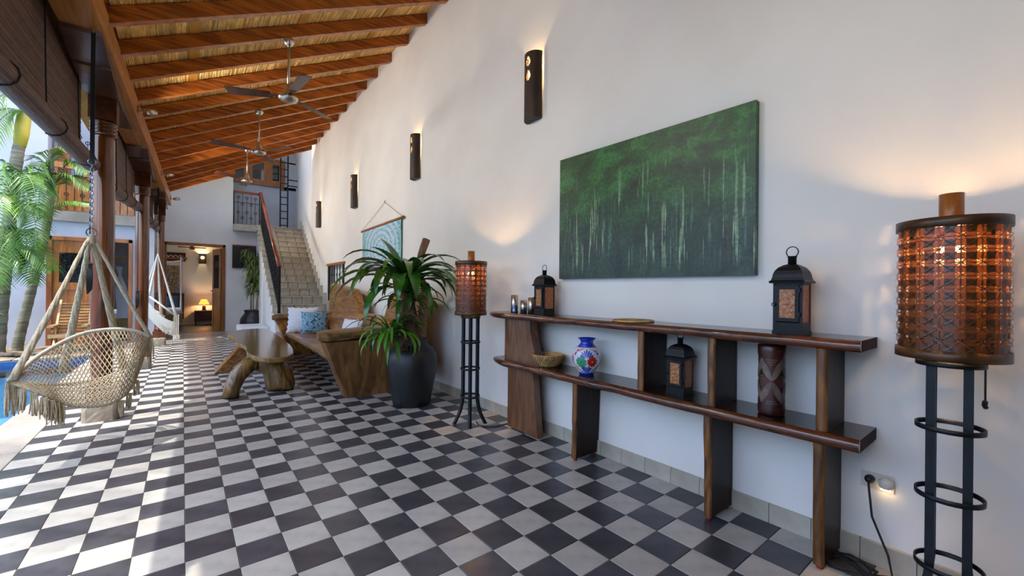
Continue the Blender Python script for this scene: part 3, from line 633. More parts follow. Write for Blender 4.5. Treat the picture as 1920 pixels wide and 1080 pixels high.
tag(MB().grid(6, 8, lambda u, v: (-.62+.5*u, 15.93+.012*sin(u*9), 1.0+1.05*v)).build('wall_hanging', G('carving')), 'grey-brown patterned cloth hanging behind the bed', 'wall hanging')
cf = thing('bedroom_fan', 'dark ceiling fan blade inside the bedroom', 'fan', (.2, 14.2, 2.62))
MB().box((-.15, 14.15, 2.56), (.55, 14.27, 2.58)).build('blade', G('black'), cf); MB().lathe([(.06, 2.5), (.08, 2.56), (.03, 2.62), (.02, 2.8)], 12, (.2, 14.21, 0)).build('motor', G('bamboo'), cf)

# ================================================================== LEFT BUILDING ITEMS
d1 = thing('carved_door', 'orange wooden door with black iron grille window across the pool', 'door', (-1.9, YL, 0))
for a, b in (((-2.3, YL-.04, 0), (-2.22, YL+.1, 2.37)), ((-1.63, YL-.04, 0), (-1.55, YL+.1, 2.37)), ((-2.3, YL-.04, 2.29), (-1.55, YL+.1, 2.37))): MB().box(a, b).build('frame', G('frame_wood'), d1)
for a, b in (((-2.22, YL, 0), (-2.12, YL+.05, 2.29)), ((-1.73, YL, 0), (-1.63, YL+.05, 2.29)), ((-2.12, YL, 2.03), (-1.73, YL+.05, 2.29)), ((-2.12, YL, 1.22), (-1.73, YL+.05, 1.38)), ((-2.12, YL, 0), (-1.73, YL+.05, .2))): MB().box(a, b).build('rail', G('door_wood'), d1)
for k in range(3): MB().box((-2.12+k*.13, YL+.015, .2), (-2.12+k*.13+.126, YL+.04, 1.22)).build('panel', G('door_wood'), d1)
MB().prism([(-2.12, 1.38), (-1.73, 1.38), (-1.73, 1.98), (-1.83, 2.02), (-1.925, 2.035), (-2.02, 2.02), (-2.12, 1.98)], lambda a, b: (a, YL+.03, b), lambda a, b: (a, YL+.05, b)).build('pane', G('dark_glass'), d1)
for k in range(6):
    x = -2.1+k*.07; mb = MB().beam((x, YL+.01, 1.38), (x, YL+.01, 2.0), .01, .01)
    for z in ((1.45, 1.7, 1.93) if k % 2 == 0 else (1.58, 1.82)): mb.ring((x, YL+.008, z), .032, .008, 'y', 8, 4)
    mb.build('grille_bar', G('iron'), d1)
d2 = thing('open_doorway_frame', 'wooden frame of the open doorway right of the nearest column', 'door', (-1.2, YL, 0))
for a, b in (((-1.45, YL-.04, 0), (-1.39, YL+.2, 2.37)), ((-1.01, YL-.04, 0), (-.95, YL+.2, 2.38)), ((-1.45, YL-.04, 2.31), (-.95, YL+.2, 2.39))): MB().box(a, b).build('jamb', G('frame_wood'), d2)
b2 = thing('net_bed', 'bed with white net curtain in the room across the pool', 'bed', (-1.4, 12.3, 0))
MB().box((-1.9, 11.9, .1), (-.9, 13.2, .5), .03).build('base', G('bed_cover'), b2); MB().box((-1.88, 11.92, .5), (-.92, 13.2, .68), .05).build('mattress', G('white_cloth'), b2)
MB().grid(24, 14, lambda u, v: (-1.28+.24*(u-.5)*(1-.75*math.exp(-((v-.85)/.2)**2))+.1*(1-v), 11.9+.03*sin(u*50), .5+1.3*v)).build('net', G('net_cloth'), b2)
MB().tube([(-1.6, 11.9, 2.02), (-.95, 11.9, 2.02)], .025, 8).build('canopy_pole', G('bamboo'), b2)
b = thing('balcony_railing', 'orange wooden balcony balustrade with black rods', 'railing', (-1.4, YL, 2.93))
for z0, z1, y in ((2.95, 3.06, 0), (3.62, 3.72, 0), (3.86, 3.98, -.02)): MB().box((-2.2, YL+y, z0), (-.74, YL+.06, z1)).build('rail', G('door_wood'), b)
for k in range(7): MB().box((-2.2+k*.208, YL+.02, 3.06), (-2.2+k*.208+.204, YL+.045, 3.62)).build('board', G('door_wood'), b)
for k in range(12):
    x = -2.14+k*.122; mb = MB().beam((x, YL-.012, 2.96), (x, YL-.012, 3.86), .012, .012)
    if k % 2: mb.ring((x, YL-.014, 3.3), .035, .008, 'y', 8, 4)
    mb.build('rod', G('iron'), b)
for k in range(4): MB().box((-2.2+k*.46, YL, 3.7), (-2.14+k*.46, YL+.05, 3.88)).build('post', G('door_wood'), b)
bw = thing('balcony_grille', 'black iron grille with rings above the balcony balustrade', 'grille', (-1.6, 11.6, 3.9))
for k in range(9):
    x = -2.1+k*.14; mb = MB().beam((x, 11.6, 3.3), (x, 11.6, 4.75), .012, .012)
    for z in (4.1, 4.4, 4.7): mb.ring((x, 11.595, z+(.12 if k % 2 else 0)), .04, .009, 'y', 8, 4)
    mb.build('bar', G('iron'), bw)
tag(MB().box((-2.22, 11.0, 2.94), (-2.04, 11.2, 5.6)).build('balcony_post', G('frame_wood')), 'brown wooden post at the back of the balcony', 'post')
# slatted chair by the pool
ch = thing('slatted_armchair', 'pale wooden reclining armchair with slatted back by the pool', 'chair', (-1.75, 9.6, 0))
def cw(mb, n_, l=None): return mb.build(n_, G('chair_wood'), ch, l)
for x in (-2.0, -1.54):
    cw(MB().beam((x, 9.35, .0), (x, 9.95, .52), .035, .05), 'leg'); cw(MB().beam((x, 9.9, 0), (x, 9.4, .42), .035, .05), 'leg')
    cw(MB().beam((x, 9.62, .3), (x, 10.15, 1.0), .035, .05), 'back_rail'); cw(MB().box((x-.045, 9.2, .5), (x+.045, 9.85, .53)), 'armrest')
    cw(MB().beam((x, 9.2, .33), (x, 9.75, .28), .035, .05), 'seat_rail')
for k in range(11):
    f = k/10.5; c0 = Vector((0, 9.66+.46*f, .33+.62*f)); cw(MB().beam((-2.0, c0.y, c0.z), (-1.54, c0.y, c0.z), .012, .042, (0, -.6, .75)), 'slat')
for k in range(7): cw(MB().box((-2.02, 9.18+k*.075, .345-.006*k), (-1.52, 9.24+k*.075, .36-.006*k)), 'slat')
cw(MB().box((-2.02, 9.15, .3), (-1.52, 9.18, .37)), 'front_rail'); cw(MB().box((-2.02, 9.3, .06), (-1.52, 9.34, .1)), 'stretcher')

# ================================================================== FANS, SPOTS, SCONCES
fan = thing('ceiling_fan', 'brushed metal ceiling fan nearest the camera on a long rod', 'fan', (0, 0, 0), 'ceiling fans')
MB().lathe([(.0, .71), (.05, .705), (.06, .68), (.045, .65), (.02, .63)], 16).build('canopy', G('brushed'), fan)
MB().tube([(0, 0, .18), (0, 0, .64)], .012, 8).build('rod', G('brushed'), fan)
MB().lathe([(.0, .0), (.05, .003), (.085, .018), (.1, .035), (.1, .05), (.07, .062), (.045, .075), (.04, .13), (.028, .16), (.022, .2)], 20).build('motor', G('brushed'), fan)
for k in range(3):
    a = 2*pi*k/3+.6; mb = MB(); e = Vector((cos(a), sin(a), 0)); n = Vector((-sin(a), cos(a), 0))
    mb.hexa([e*.08-n*.02+Vector((0, 0, .055)), e*.2-n*.03+Vector((0, 0, .055)), e*.2+n*.03+Vector((0, 0, .06)), e*.08+n*.02+Vector((0, 0, .06))], [e*.08-n*.02+Vector((0, 0, .06)), e*.2-n*.03+Vector((0, 0, .06)), e*.2+n*.03+Vector((0, 0, .065)), e*.08+n*.02+Vector((0, 0, .065))])
    mb.hexa([e*.17-n*.05+Vector((0, 0, .05)), e*.62-n*.065+Vector((0, 0, .05)), e*.62+n*.065+Vector((0, 0, .075)), e*.17+n*.05+Vector((0, 0, .07))], [e*.17-n*.05+Vector((0, 0, .056)), e*.62-n*.065+Vector((0, 0, .056)), e*.62+n*.065+Vector((0, 0, .081)), e*.17+n*.05+Vector((0, 0, .076))])
    mb.build('blade', G('bracket'), fan)
fl_ = ['brushed metal ceiling fan nearest the camera on a long rod', 'metal ceiling fan in the middle of the row of three', 'smallest-looking ceiling fan near the bedroom doorway']
for k, (x, y) in enumerate(((.90, 2.79), (.907, 5.18), (.995, 7.59))):
    f = fan if k == 0 else dup(fan, label=fl_[k], rotz=.5*k); f.location = (x, y, rz(x)-.71)
spt = thing('beam_spotlight', 'small steel spotlight on the beam nearest the camera', 'spotlight', (0, 0, 0), 'spotlights on the beam')
MB().box((0, -.025, -.04), (.012, .025, .04)).build('mount', G('steel'), spt)
MB().tube([(.01, 0, -.01), (.05, 0, -.02), (.09, 0, .0)], .006, 6).build('arm', G('steel'), spt)
MB().tube([(.07, -.03, -.018), (.16, .03, .016)], .033, 12).build('head', G('steel'), spt)
for k, (y, l) in enumerate(((3.95, ''), (7.3, 'small steel spotlight on the beam near the middle column'), (9.85, 'small steel spotlight at the far end of the beam'))):
    s_ = spt if k == 0 else dup(spt, label=l); s_.location = (xin(y), y, 3.33)
for y in (-3.2, .4, 3.95, 7.3, 9.85):      # beam spotlights, plus an unseen pair added nearer the camera to even the wall
    l = bpy.data.lights.new('spot_beam_and_fill', 'SPOT'); l.energy = 95 if y > 2 else 45; l.color = (1, .91, .8); l.spot_size = radians(125); l.spot_blend = .9; l.shadow_soft_size = .22
    o = bpy.data.objects.new('spot_beam_and_fill', l); COL.objects.link(o); o.location = (xin(y)+.15, y, 3.33); o.rotation_euler = Vector((-2.9, .7, -.2)).to_track_quat('Z', 'Y').to_euler()
# clay tile sconces
sco = thing('wall_sconce', 'dark half-round wall sconce with two cut holes, right-hand one nearest the painting', 'sconce', (0, 0, 0), 'half-round wall sconces')
mb = MB(); R_ = .105; nA, nZ = 44, 56; T_ = .012
def scp(a, z, r): return (-r*sin(a)*.95-.004, -r*cos(a), z)
def hole(a, z):
    da = (a-1.5)*R_
    return (da/.027)**2+((z-.53)/.046)**2 < 1 or (da/.027)**2+((z-.4)/.05)**2 < 1
vs = []; 
for rr_ in (R_, R_-T_):
    for j in range(nZ+1):
        for i in range(nA+1): vs.append(scp(pi*(.02+.96*i/nA), .62*j/nZ, rr_))
fs = []; st_ = (nA+1)*(nZ+1)
def keep(i, j): return 0 <= i < nA and 0 <= j < nZ and not hole(pi*(.02+.96*(i+.5)/nA), .62*(j+.5)/nZ)
for j in range(nZ):
    for i in range(nA):
        if not keep(i, j): continue
        a = j*(nA+1)+i; b_ = a+1; c = a+nA+2; d = a+nA+1
        fs += [(a, b_, c, d), (st_+d, st_+c, st_+b_, st_+a)]
        for (di, dj, p, q) in ((-1, 0, d, a), (1, 0, b_, c), (0, -1, a, b_), (0, 1, c, d)):
            if not keep(i+di, j+dj): fs.append((q, p, st_+p, st_+q))
mb.add(vs, fs, True); mb.build('cover', G('sconce'), sco)
MB().lathe([(0, .004), (R_-.014, .0), (R_-.014, .012), (0, .012)], 20, (0, 0, 0), False, pi/2, 3*pi/2).build('bottom_cap', G('sconce'), sco)
MB().lathe([(0, .3), (.018, .31), (.024, .34), (.018, .37), (0, .38)], 10, (-.045, 0, 0)).build('bulb', G('glow'), sco)
sl_ = ['dark half-round wall sconce with two cut holes, nearest the green painting', 'second half-round wall sconce from the green painting', 'third half-round wall sconce from the green painting', 'half-round wall sconce closest to the staircase']
for k, (y, z) in enumerate(((.495, 2.89), (3.015, 2.855), (5.68, 2.85), (8.35, 2.78))):
    s_ = sco if k == 0 else dup(sco); s_['label'] = sl_[k]; s_.location = (W if y < 8.3 else W+.005, y, z)
    lamp('sconce_light', (W-.05, y, z+.5), 3.0, (1, .62, .27), .015)

# ================================================================== PAINTING, TAPESTRY, WALL WINDOW
pt = thing('forest_painting', 'large green canvas painting of tall forest trees on the white wall', 'painting', (W-.02, -.675, 1.9))
def canvas(a, b):
    y0, y1 = .11, -1.465; mb = MB(); xo = (W-.045, W-.003)
    P = [(xo[0], y1, 1.39), (xo[1], y1, 1.39), (xo[1], y0, 1.395), (xo[0], y0, 1.395)]; Q = [(xo[0], y1, 2.39), (xo[1], y1, 2.39), (xo[1], y0, 2.42), (xo[0], y0, 2.42)]
    return mb.hexa(P, Q)
cv = MB()
cvo = canvas(0, 0); cvo.v = [((-(y+.675)), 0+x-(W-.02), z-1.9) for x, y, z in cvo.v]
o = bpy.data.objects.new('canvas', cvo.mesh('canvas', G('painting'))); COL.objects.link(o); o.parent = pt; o.rotation_euler = (0, 0, -pi/2)
tp = thing('wall_tapestry', 'pale blue and turquoise patterned cloth hanging from a bamboo rod', 'tapestry', (W-.03, 4.34, 1.98))
MB().grid(20, 12, lambda u, v: (W-.03+.014*sin(u*9+v*2)*(1-v), 3.5+1.7*u, 1.62-.02*u+.75*v-.03*u*v)).build('cloth', G('tapestry'), tp)
MB().tube([(W-.03, 3.4, 2.375), (W-.03, 5.26, 2.345)], .02, 10).build('rod', G('bamboo'), tp)
for y in (3.42, 5.24): MB().tube([(W-.012, 4.2, 2.72), (W-.03, y, 2.37)], .0035, 5).build('cord', G('rope'), tp)
MB().tube([(W, 4.2, 2.72), (W-.03, 4.2, 2.73)], .005, 6).build('nail', G('steel'), tp)
MB().tube([(W-.012, 4.2, 2.72), (W-.012, 4.2, 2.76)], .004, 6).build('hook', G('rope'), tp)
wg = thing('window_wall_niche', 'small barred window niche with wooden lintel in the white wall', 'window', (W, 7, .95))
MB().box((W+.12, 6.38, .95), (W+.14, 7.6, 1.83)).build('back_panel', G('white_paint'), wg)
MB().box((W-.03, 6.33, 1.81), (W+.03, 7.65, 1.86)).build('lintel', G('door_wood'), wg)
for y in (6.42, 7.5): MB().box((W-.01, y, .95), (W+.02, y+.07 if y < 7 else y+.1, 1.81)).build('side_post', G('iron'), wg)
for y in (6.7, 6.9, 7.1, 7.3):
    mb = MB().beam((W, y, .95), (W, y, 1.81), .014, .014); mb.ring((W-.004, y, 1.6), .03, .008, 'x', 8, 4); mb.build('bar', G('iron'), wg)
for z in (1.35,): MB().box((W-.004, 6.44, z), (W+.004, 7.55, z+.012)).build('rail', G('iron'), wg)

# ================================================================== CONSOLE TABLE
co = thing('console_table', 'long dark two-tier live-edge wooden console along the white wall', 'console', (2.43, -.6, 0))
def liveshelf(y0, y1, zt, th, seed, xf=2.275, tip=0):
    n = 64; F = []
    for k in range(n+1):
        y = y0+(y1-y0)*k/n; w_ = .016*mnoise.noise((y*2.1, seed, 0))+.007*mnoise.noise((y*7, seed, 3))
        e = max(0, 1-(k/n)/.1)**2*.07*tip
        F.append((y, xf+w_+e, .010*mnoise.noise((y*5, seed, 7))+.03*e))
    mb = MB(); vs = []
    for y, xf_, dz in F: vs += [(xf_+.022, y, zt), (2.578, y, zt), (2.578, y, zt-th), (xf_+.016, y, zt-th+dz*.3)]
    fs = []
    for k in range(n):
        a = 4*k; b = a+4; fs += [(a, a+1, b+1, b), (a+1, a+2, b+2, b+1), (a+2, a+3, b+3, b+2), (a+3, a, b, b+3)]
    fs += [(0, 3, 2, 1), (4*n, 4*n+1, 4*n+2, 4*n+3)]; mb.add(vs, fs); mb.m[-2:] = [1, 1]; s_ = mb.build('shelf', [G('console_top'), G('console_end')], co)
    vs = []
    for y, xf_, dz in F: vs += [(xf_+.0225, y, zt+.0005), (xf_+.006, y, zt-.006), (xf_-.004, y, zt-th*.45+dz), (xf_+.004, y, zt-th*.8+dz), (xf_+.0165, y, zt-th-.0005+dz*.3)]
    fs = [(5*k+q, 5*k+q+1, 5*k+6+q, 5*k+5+q) for k in range(n) for q in range(4)]
    e = MB().add(vs, fs, True); e.add([vs[0], vs[1], vs[2], vs[3], vs[4]], [(0, 1, 2, 3, 4)]); e.add(vs[-5:], [(4, 3, 2, 1, 0)]); e.build('live_edge', G('console_edge'), s_, 'polished red-brown natural edge')
liveshelf(.86, -1.995, 1.083, .05, 1.3, 2.275, 1)
liveshelf(.79, -1.995, .652, .055, 5.1, 2.268, 1)
def post(y, z0, z1, lean, n_, x0=2.305, w=.045):
    mb = MB(); n = 10; vs = []
    for k in range(n+1):
        f = k/n; z = z0+(z1-z0)*f; yo = y+lean*f; xo = x0+.008*mnoise.noise((y*9, z*5, 0))+(.012 if z0 < .1 else 0)*(1-f)
        vs += [(xo+.008, yo-w/2, z), (2.575, yo-w/2, z), (2.575, yo+w/2, z), (xo+.008, yo+w/2, z)]
    fs = [(4*k+q, 4*k+(q+1) % 4, 4*k+4+(q+1) % 4, 4*k+4+q) for k in range(n) for q in range(4)]+[(3, 2, 1, 0), (4*n, 4*n+1, 4*n+2, 4*n+3)]
    mb.add(vs, fs); p = mb.build(n_, G('console_post'), co)
    e = MB(); ev = []
    for k in range(n+1):
        b = vs[4*k]; c = vs[4*k+3]; q = .004*mnoise.noise((y*7, k*.9, 2)); ev += [(b[0]+.001, b[1]-.0006, b[2]), (b[0]-.010, b[1]+.006+q, b[2]), (b[0]-.010, c[1]-.006+q, b[2]), (c[0]+.001, c[1]+.0006, c[2])]
    e.add(ev, [(4*k+q, 4*k+q+1, 4*k+5+q, 4*k+4+q) for k in range(n) for q in range(3)], True); e.build('bark_edge', G('post_edge'), p, 'paler brown front edge')
    if z0 < .1:
        for x in (2.34, 2.54): MB().lathe([(.014, 0), (.016, z0-.002)], 10, (x, y, 0)).build('rubber_foot', G('red_rubber'), p)
for y, l in ((-.875, 0), (-1.335, .0), (-1.85, 0)): post(y, .652, 1.034, l, 'upper_post')
for y, l in ((-.285, -.02), (-1.315, .0), (-1.84, 0)): post(y, .02, .598, l, 'lower_leg')
mb = MB().prism([(.62, .02), (.2, .02), (.235, .3), (.27, .598), (.62, .598)], lambda a, b: (2.385, a, b), lambda a, b: (2.455, a, b)); lg = mb.build('end_leg', G('console_leg'), co)
for y in (.57, .26): MB().lathe([(.014, 0), (.016, .019)], 10, (2.42, y, 0)).build('rubber_foot', G('red_rubber'), lg)
cur = [(.62, .652), (.1, .652), (.16, .69), (.2, .76), (.235, .86), (.26, .95), (.265, 1.034), (.62, 1.034)]
MB().prism(cur, lambda a, b: (2.345, a, b), lambda a, b: (2.43, a, b)).build('end_panel', G('console_leg'), co)

# ================================================================== LANTERNS
lan = thing('lantern', 'x', 'lantern', (0, 0, 0), 'black metal lanterns')
h = .062
MB().box((-h-.003, -h-.003, 0), (h+.003, h+.003, .012)).box((-h, -h, .012), (h, h, .055)).build('base', G('lantern'), lan)
mb = MB()
for sx in (-1, 1):
    for sy_ in (-1, 1): mb.box((min(sx*h, sx*(h-.012)), min(sy_*h, sy_*(h-.012)), .055), (max(sx*h, sx*(h-.012)), max(sy_*h, sy_*(h-.012)), .245))
mb.box((-h, -h, .237), (h, h, .25)); mb.build('corner_posts', G('lantern'), lan)
dr = MB()
for a, b in (((-h-.007, -.05, .06), (-h-.001, -.034, .235)), ((-h-.007, .034, .06), (-h-.001, .05, .235)), ((-h-.007, -.034, .06), (-h-.001, .034, .078)), ((-h-.007, -.034, .217), (-h-.001, .034, .235))): dr.box(a, b)
for z in (.085, .2): dr.box((-h-.011, -.056, z), (-h-.002, -.047, z+.022))
dr.box((-h-.014, .046, .135), (-h-.003, .056, .15)).ring((-h-.014, .055, .142), .008, .002, 'x', 8, 4)
d_ = dr.build('door', G('lantern'), lan)
MB().box((-h-.004, -.034, .078), (-h-.002, .034, .217)).build('glass', G('amber_clear'), d_, 'textured amber glass')
for a, b in (((-h+.012, -h+.003, .055), (h-.012, -h+.006, .24)), ((-h+.012, h-.006, .055), (h-.012, h-.003, .24)), ((h-.006, -h+.012, .055), (h-.003, h-.012, .24))): MB().box(a, b).build('side_glass', G('amber'), lan, 'orange glass')
mb = MB(); prof = [(.075, .247), (.078, .255), (.07, .262), (.066, .275), (.064, .29), (.058, .308), (.047, .324), (.03, .336), (.018, .341)]
vs = []
for r, z in prof: vs += [(-r, -r, z), (r, -r, z), (r, r, z), (-r, r, z)]
mb.add(vs, [(4*k+q, 4*k+(q+1) % 4, 4*k+4+(q+1) % 4, 4*k+4+q) for k in range(len(prof)-1) for q in range(4)]+[(3, 2, 1, 0)]); rf = mb.build('roof', G('lantern'), lan)
for q in range(2):
    for k in (-1, 1): MB().lathe([(.0035, -.001), (.0035, .001)], 8, ((-.062 if q == 0 else k*.025), (k*.025 if q == 0 else -.062), .298)).build('vent', G('black'), rf)
MB().lathe([(.0185, .335), (.0185, .375), (.021, .377), (.021, .381), (.0, .382)], 16).build('neck', G('lantern'), lan)
MB().ring((0, 0, .402), .026, .0026, 'x', 24, 6).build('ring', G('lantern'), lan)
for k, (x, y, z, l, s_) in enumerate(((2.42, .165, 1.0835, 'black metal lantern with amber glass beside the steel cups', 1), (2.42, -1.69, 1.0835, 'black metal lantern alone at the right end of the upper shelf', 1.03), (2.42, -1.085, .6525, 'smaller-looking black lantern standing on the lower shelf between two posts', .92))):
    q = lan if k == 0 else dup(lan); q['label'] = l; q.location = (x, y, z); q.scale = (s_, s_, s_)

# ================================================================== SHELF ITEMS
for k, (x, y, r, hh, l) in enumerate(((2.42, .575, .033, .165, 'tallest steel cylinder with a small blue label'), (2.42, .44, .03, .115, 'short steel cylinder second from the shelf end'), (2.47, .39, .028, .118, 'short steel cylinder half hidden behind the others'), (2.40, .31, .03, .145, 'medium steel cylinder right beside the lantern'))):
    t = thing('steel_cylinder', l, 'cylinder', (x, y, 1.083), 'steel cylinders on the upper shelf')
    m_ = MB(); m_.open = True; m_.lathe([(r, 1.0835), (r, 1.0835+hh), (r-.003, 1.0835+hh), (r-.003, 1.0835+hh-.02), (0, 1.0835+hh-.02)], 24, (x, y, 0)).build('body', G('brushed'), t)
    if k == 0:
        a0 = atan2(CAMP.y-y, CAMP.x-x)-.2; MB().lathe([(r+.0006, 1.09), (r+.0006, 1.15)], 6, (x, y, 0), True, a0-.35, a0+.4).build('label', G('sky_paint'), t); MB().lathe([(r+.0009, 1.1), (r+.0009, 1.118)], 6, (x, y, 0), True, a0-.25, a0+.3).build('label_band', G('white_paint'), t)
mt = thing('straw_mat', 'round woven straw trivet lying on the upper shelf', 'trivet', (2.42, -.735, 1.083))
mb = MB()
for k in range(12): mb.ring((2.42, -.735, 1.0895), .006+k*.0118, .0065, 'z', 40, 6)
mb.build('coil', G('straw'), mt)
bw_ = thing('woven_bowl', 'shallow woven straw bowl on the lower shelf beside the curved panel', 'bowl', (2.42, .11, .652))
m_ = MB(); m_.open = True
def bowlr(z): return .07+.062*(z/.1)**.55
for k in range(12):
    z = .653+.006+k*.0075; m_.ring((2.42, .11, z), bowlr(z-.653)-.003, .0052, 'z', 40, 5)
m_.build('coils', G('straw'), bw_)
m_ = MB(); m_.open = True; m_.lathe([(0, .6545), (.06, .6545), (.072, .658)]+[(bowlr(z)-.004, .653+z) for z in (.02, .05, .09)], 32, (2.42, .11, 0)); m_.build('lining', G('straw'), bw_)
mb = MB()
for k in range(34):
    a = 2*pi*k/34; P = []
    for q in range(5):
        z = .006+.088*q/4; aa = a+.5*q/4; r = bowlr(z)+.0035; P.append((2.42+r*cos(aa), .11+r*sin(aa), .653+z))
    mb.tube(P, .0035, 4)
mb.build('weave', G('straw'), bw_, None, 'stuff'); MB().ring((2.42, .11, .75), .131, .006, 'z', 40, 6).build('rim', G('straw'), bw_)
# painted vase
vp = [(.052, 0), (.054, .006), (.056, .012), (.078, .045), (.1, .085), (.11, .125), (.108, .155), (.094, .19), (.072, .212)]
vn = [(.072, .212), (.055, .228), (.047, .242), (.047, .252), (.056, .266), (.068, .274), (.069, .278), (.062, .277), (.04, .25), (.04, .24), (0, .24)]
VX, VY, VZ = 2.42, -.32, .6525
va = thing('painted_vase', 'white vase painted with bright flowers, with cobalt blue neck', 'vase', (VX, VY, VZ))
MB().lathe(vp, 40, (VX, VY, VZ)).build('body', G('white_glaze'), va); m_ = MB(); m_.open = True; m_.lathe(vn, 40, (VX, VY, VZ)).build('neck', G('blue_glaze'), va, 'cobalt blue neck')
MB().lathe([(.0535, .001), (.0575, .012), (.064, .022)], 40, (VX, VY, VZ)).build('foot_band', G('blue_glaze'), va)
def vr(z):
    for (r0, z0), (r1, z1) in zip(vp, vp[1:]):
        if z0 <= z <= z1: return r0+(r1-r0)*(z-z0)/(z1-z0)
    return .05
VA = atan2(CAMP.y-VY, CAMP.x-VX)
def decal(poly, lift=.0012, n=None):     # polygon of (arc offset in m at max radius, z) laid on the vase
    c = (sum(p[0] for p in poly)/len(poly), sum(p[1] for p in poly)/len(poly)); rings = []
    mb = MB(); vs = []; N_ = len(poly)
    for f in (0, .5, 1):
        for p in poly:
            x = c[0]+(p[0]-c[0])*f; z = c[1]+(p[1]-c[1])*f; a = VA+x/.108; r = vr(min(max(z, .0), .211))+lift; vs.append((VX+r*cos(a), VY+r*sin(a), VZ+z))
    fs = [(k, (k+1) % N_, N_+(k+1) % N_, N_+k) for k in range(N_)]+[(N_+k, N_+(k+1) % N_, 2*N_+(k+1) % N_, 2*N_+k) for k in range(N_)]
    return vs, fs
def flower(cx, cz, R, n, m1, m2, name):
    poly = []
    for k in range(n*6):
        a = 2*pi*k/(n*6); r = R*(.8+.2*abs(sin(a*n/2))); poly.append((cx+r*cos(a), cz+r*sin(a)))
    o = MB().add(*decal(poly, .0016)).build(name, G(m1), va, m1.replace('_paint', '')+' painted flower')
    MB().add(*decal([(cx+.007*cos(a*.63), cz+.007*sin(a*.63)) for a in range(10)], .0026)).build('flower_centre', G(m2), o)
flower(-.044, .105, .045, 10, 'green_paint', 'red_paint', 'green_flower'); flower(.043, .11, .041, 10, 'red_paint', 'yellow_paint', 'red_flower')
flower(.165, .1, .04, 10, 'green_paint', 'red_paint', 'green_flower'); flower(-.17, .105, .04, 10, 'orange_paint', 'yellow_paint', 'orange_flower')
mb = MB()
for cz, sg in ((.128, 1), (.082, -1)):
    for k in range(-3, 4):
        a = pi/2*sg+k*.33; l = .062 if sg > 0 else .058; l *= 1-.08*abs(k); poly = []
        for t_ in (0, .25, .5, .75, .92, 1, .92, .75, .5, .25): 
            i_ = [0, .25, .5, .75, .92, 1].index(t_); ww = (.001, .003, .005, .0065, .005, 0)[i_]; sd = 1 if len(poly) <= 5 else -1
            cx = cos(a)*(l*t_+.012); cz_ = sin(a)*(l*t_+.012); poly.append((cx-sin(a)*ww*sd, cz+cz_*1.0+cos(a)*ww*sd))
        if sg < 0: poly = [(x, max(z, .018)) for x, z in poly]
        else: poly = [(x, min(z, .207)) for x, z in poly]
        mb.add(*decal(poly, .0014))
mb.build('blue_fans', G('blue_glaze'), va, 'blue painted leaf sprays')
for nm, m1, pl in (('orange_border', 'orange_paint', [(-.105, .196), (-.03, .207), (-.04, .196), (-.055, .193), (-.07, .188), (-.095, .18)]), ('orange_border', 'orange_paint', [(.025, .207), (.1, .19), (.09, .18), (.07, .186), (.05, .194), (.035, .196)]),
                   ('pink_patch', 'pink_paint', [(-.105, .18), (-.085, .178), (-.09, .165), (-.1, .15), (-.115, .155)]), ('pink_patch', 'pink_paint', [(.078, .18), (.1, .178), (.108, .165), (.095, .155), (.082, .165)]),
                   ('blue_patch', 'sky_paint', [(-.135, .15), (-.112, .148), (-.108, .12), (-.13, .11)]), ('blue_patch', 'sky_paint', [(.105, .15), (.125, .15), (.13, .115), (.112, .125)]),
                   ('orange_leaf', 'orange_paint', [(-.11, .085), (-.095, .075), (-.08, .045), (-.078, .03), (-.1, .05)]), ('yellow_leaf', 'yellow_paint', [(-.078, .045), (-.06, .03), (-.052, .02), (-.07, .018)]),
                   ('teal_stem', 'teal_paint', [(-.075, .052), (-.045, .032), (-.03, .02), (-.045, .018), (-.06, .036)]), ('teal_stem', 'teal_paint', [(.04, .022), (.07, .045), (.085, .06), (.075, .04), (.055, .02)]), ('red_leaf', 'red_paint', [(.085, .045), (.1, .075), (.115, .085), (.105, .05)])):
    MB().add(*decal(pl, .0013)).build(nm, G(m1), va, m1.replace('_paint', '')+' painted patch')
mb = MB()
random.seed(3)
for k in range(90):
    x = random.choice((-1, 1))*random.uniform(.035, .1); z = random.uniform(.14, .192)
    mb.add(*decal([(x+.0022*cos(a), z+.0022*sin(a)) for a in (0, 1.57, 3.14, 4.71)], .0012))
mb.build('dots', G('blue_glaze'), va, None, 'stuff')
# carved drum vase
DX, DY, DZ = 2.42, -1.6, .6525
dv = thing('carved_drum', 'tall dark carved cylinder with pale petal pattern on the lower shelf', 'drum', (DX, DY, DZ))
dp = [(.058, 0), (.062, .01), (.064, .04), (.061, .06), (.06, .18), (.061, .305), (.064, .315), (.065, .358), (.06, .365), (0, .365)]
MB().lathe(dp, 36, (DX, DY, DZ)).build('body', G('drum'), dv)
DA = atan2(CAMP.y-DY, CAMP.x-DX)
def ddec(poly, lift=.0015, a0=0):
    c = (sum(p[0] for p in poly)/len(poly), sum(p[1] for p in poly)/len(poly)); vs = []; N_ = len(poly)
    for f in (0, .5, 1):
        for p in poly:
            x = c[0]+(p[0]-c[0])*f; z = c[1]+(p[1]-c[1])*f; a = DA+a0+x/.062; r = .061+lift; vs.append((DX+r*cos(a), DY+r*sin(a), DZ+z))
    return vs, [(k, (k+1) % N_, N_+(k+1) % N_, N_+k) for k in range(N_)]+[(N_+k, N_+(k+1) % N_, 2*N_+(k+1) % N_, 2*N_+k) for k in range(N_)]
def petal(cx, cz, ang, l, w_): return [(cx+cos(ang)*l*t-sin(ang)*w_*s_*sin(pi*t)**.8, cz+sin(ang)*l*t+cos(ang)*w_*s_*sin(pi*t)**.8) for t, s_ in [(k/8, 1) for k in range(9)]+[(k/8, -1) for k in range(7, 0, -1)]]
